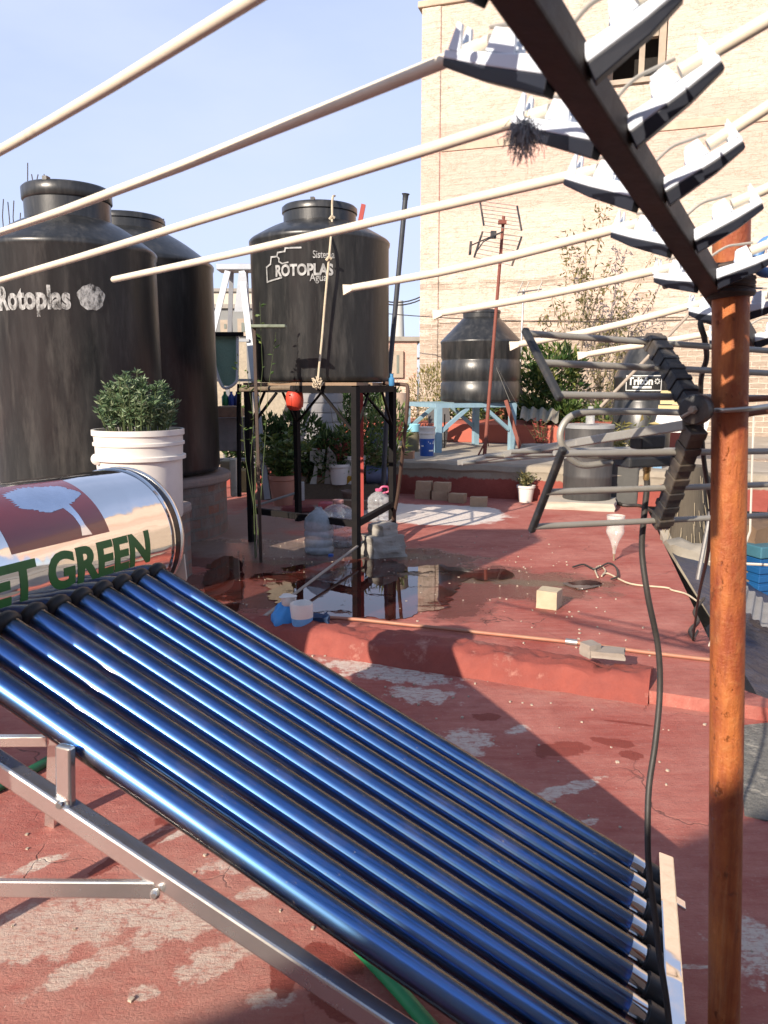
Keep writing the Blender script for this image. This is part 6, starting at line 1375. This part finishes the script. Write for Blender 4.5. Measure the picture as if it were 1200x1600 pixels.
# vent pipe behind the lettered tank
mb = MB(); a_, b_ = D(606, 610, 8.2), D(634, 303, 8.2); vp = thing('vent_pipe', 'tall thin dark vent pipe leaning right of the lettered tank', 'pipe', (a_.x, a_.y, 0)); mb.tube([Vector((a_.x-.06, a_.y, 0)), a_, b_], .026, 12); mb.build('tube', M('dark_vent', (.045,.05,.06), .6, .3, scale=8), vp, smooth=True)
mb = MB(); mb.tube([b_-(b_-a_).normalized()*.06, b_-(b_-a_).normalized()*.015, b_], .04, 12, rs=[.028, .03, .042]); mb.build('cap', M('dark_vent', (.045,.05,.06), .6, .3, scale=8), vp, smooth=True)
mb = MB(); mb.bar(D(563, 345, 7.4), D(568, 320, 7.4), .06, .04); mb.bar(D(563, 345, 7.4), Vector((D(563, 345, 7.4).x, 7.4, 0)), .04, .03); tag(mb.build('post', M('red_post', (.36,.05,.04), .6, scale=5)), 'red post top showing behind the lid of the lettered tank', 'post')
# far houses, concrete utility pole and power lines
def house(name, label, px0, px1, pyt, y, mat, dz=8, wins=()):
    a_, b_ = D(px0, pyt, y), D(px1, pyt, y); t = thing(name, label, 'house', ((a_.x+b_.x)/2, y, -3.2)); mb = MB(); mb.obox(Vector(((a_.x+b_.x)/2, y+3, (a_.z-3.2)/2)), RT*((b_.x-a_.x)/2), Vector((0, 3, 0)), Z*((a_.z+3.2)/2)); mb.build('wall', mat, t)
    mb = MB(); mb.obox(Vector(((a_.x+b_.x)/2, y+3, a_.z+.06)), RT*((b_.x-a_.x)/2+.1), Vector((0, 3.1, 0)), Z*.06); mb.build('roof', CONC, t)
    for (x0, x1, y0, y1) in wins:
        p, q = D(x0, y1, y-.03), D(x1, y0, y-.03); mb = MB(); mb.obox((p+q)/2, RT*((q.x-p.x)/2), Vector((0, .05, 0)), Z*((q.z-p.z)/2)); w_ = mb.build('window', FR, t)
        mb = MB(); mb.obox((p+q)/2-Vector((0, .052, 0)), RT*((q.x-p.x)/2-.12), Vector((0, .012, 0)), Z*((q.z-p.z)/2-.12)); mb.build('pane', M('dull_window', (.20,.22,.19), .2, scale=2), w_)
    return t
house('house', 'low peach house far behind the vent pipe with a small window', 596, 652, 533, 22, FAC, wins=((613, 630, 548, 590),))
house('house', 'pale far house showing between the stepladder rails', 330, 405, 456, 30, M('pale_wall', (.58,.53,.44), .9, scale=.5), wins=())
house('house', 'grey far house low behind the stepladder', 300, 420, 482, 24, M('grey_wall', (.24,.25,.25), .9, scale=.6), wins=((345, 360, 500, 520), (372, 392, 498, 525)))
mb = MB(); a_ = D(623, 470, 45); mb.tube([Vector((D(627, 560, 45).x, 45, -3.2)), a_], .35, 10, rs=[.42, .26]); up_ = thing('utility_pole', 'pale concrete utility pole far away right of the lettered tank', 'utility pole', (a_.x, 45, -3.2)); mb.build('shaft', M('pale_pole', (.50,.50,.47), .8, scale=.5), up_, smooth=True)
mb = MB(); mb.bar(a_+Vector((-1.3, 0, -3.4)), a_+Vector((1.3, 0, -3.2)), .12, .12); mb.build('cross_arm', DARKSTEEL, up_)
for k, (a_, b_, yy, lb) in enumerate((((600, 470), (700, 432), 40, 'upper power line crossing the sky gap beside the tall building'), ((600, 474), (700, 437), 40, 'lower power line crossing the sky gap beside the tall building'))):
    A, B = D(*a_, yy), D(*b_, yy); pts = [A.lerp(B, f)-Z*(.5*(1-(2*f-1)**2)) for f in [i/10 for i in range(11)]]; mb = MB(); mb.tube(pts, .035, 5); tag(mb.build('power_line', CABLE), lb, 'cable')
mb = MB(); A, B = D(560, 486, 15), D(1150, 497, 12.6); mb.tube([A.lerp(B, f)-Z*(.12*(1-(2*f-1)**2)) for f in [i/12 for i in range(13)]], .009, 5); tag(mb.build('power_line', CABLE), 'thin cable stretched level in front of the tall peach building', 'cable')
# bundles of rebar on the far left
def rebars(px, py, n, label, yy):
    A = D(px, py, yy); t = thing('rebar_bundle', label, 'rebar', A)
    for k in range(n): o = A+RT*(k*.13-.2)+Vector((0, rnd(-.2, .2), 0)); mb = MB(); mb.tube([o-Z*3, o, o+Vector((rnd(-.1, .1), 0, rnd(.1, .6)))], .014, 5); mb.build('bar', DARKSTEEL, t)
house('house', 'unfinished peach house far behind the lettered tank at the left, with rebar on its roof', -110, 95, 395, 21.4, FAC)
rebars(58, 290, 5, 'thin rebar ends sticking up behind the lid of the nearest black tank', 22)
rebars(20, 340, 4, 'short rebar ends left of the nearest black tank lid', 22)
# debris on the roofs
DEB = M('mortar_crumbs', (.45,.38,.30), .95, scale=30)
cr = MB()
for k in range(90): pass
pp_ = [('pale mortar crumb on the near roof', 960, 1140), ('pale mortar crumb beside the kerb end', 1075, 1130)]
crumbs = MB()
for k in range(420):
    x, y = rnd(-1.2, 1.5), rnd(1.5, 6.8); on_far = (Vector((x, y, 0))-K0).dot(kn) > .35
    if not on_far and (Vector((x, y, 0))-K0).dot(kn) > -.03: continue
    r_ = rnd(.002, .006); z = 0 if on_far else NZ
    crumbs.rock((x, y, z+r_*.5), (r_*2, r_*2*rnd(.6, 1), r_*1.3), k, rnd(0, 3), 1, .3)
o = crumbs.build('grit', DEB, loc=(0, 0, 0)); o['kind'] = 'stuff'; o['label'] = 'fine pale grit and mortar crumbs scattered over the red roofs'; o['category'] = 'grit'
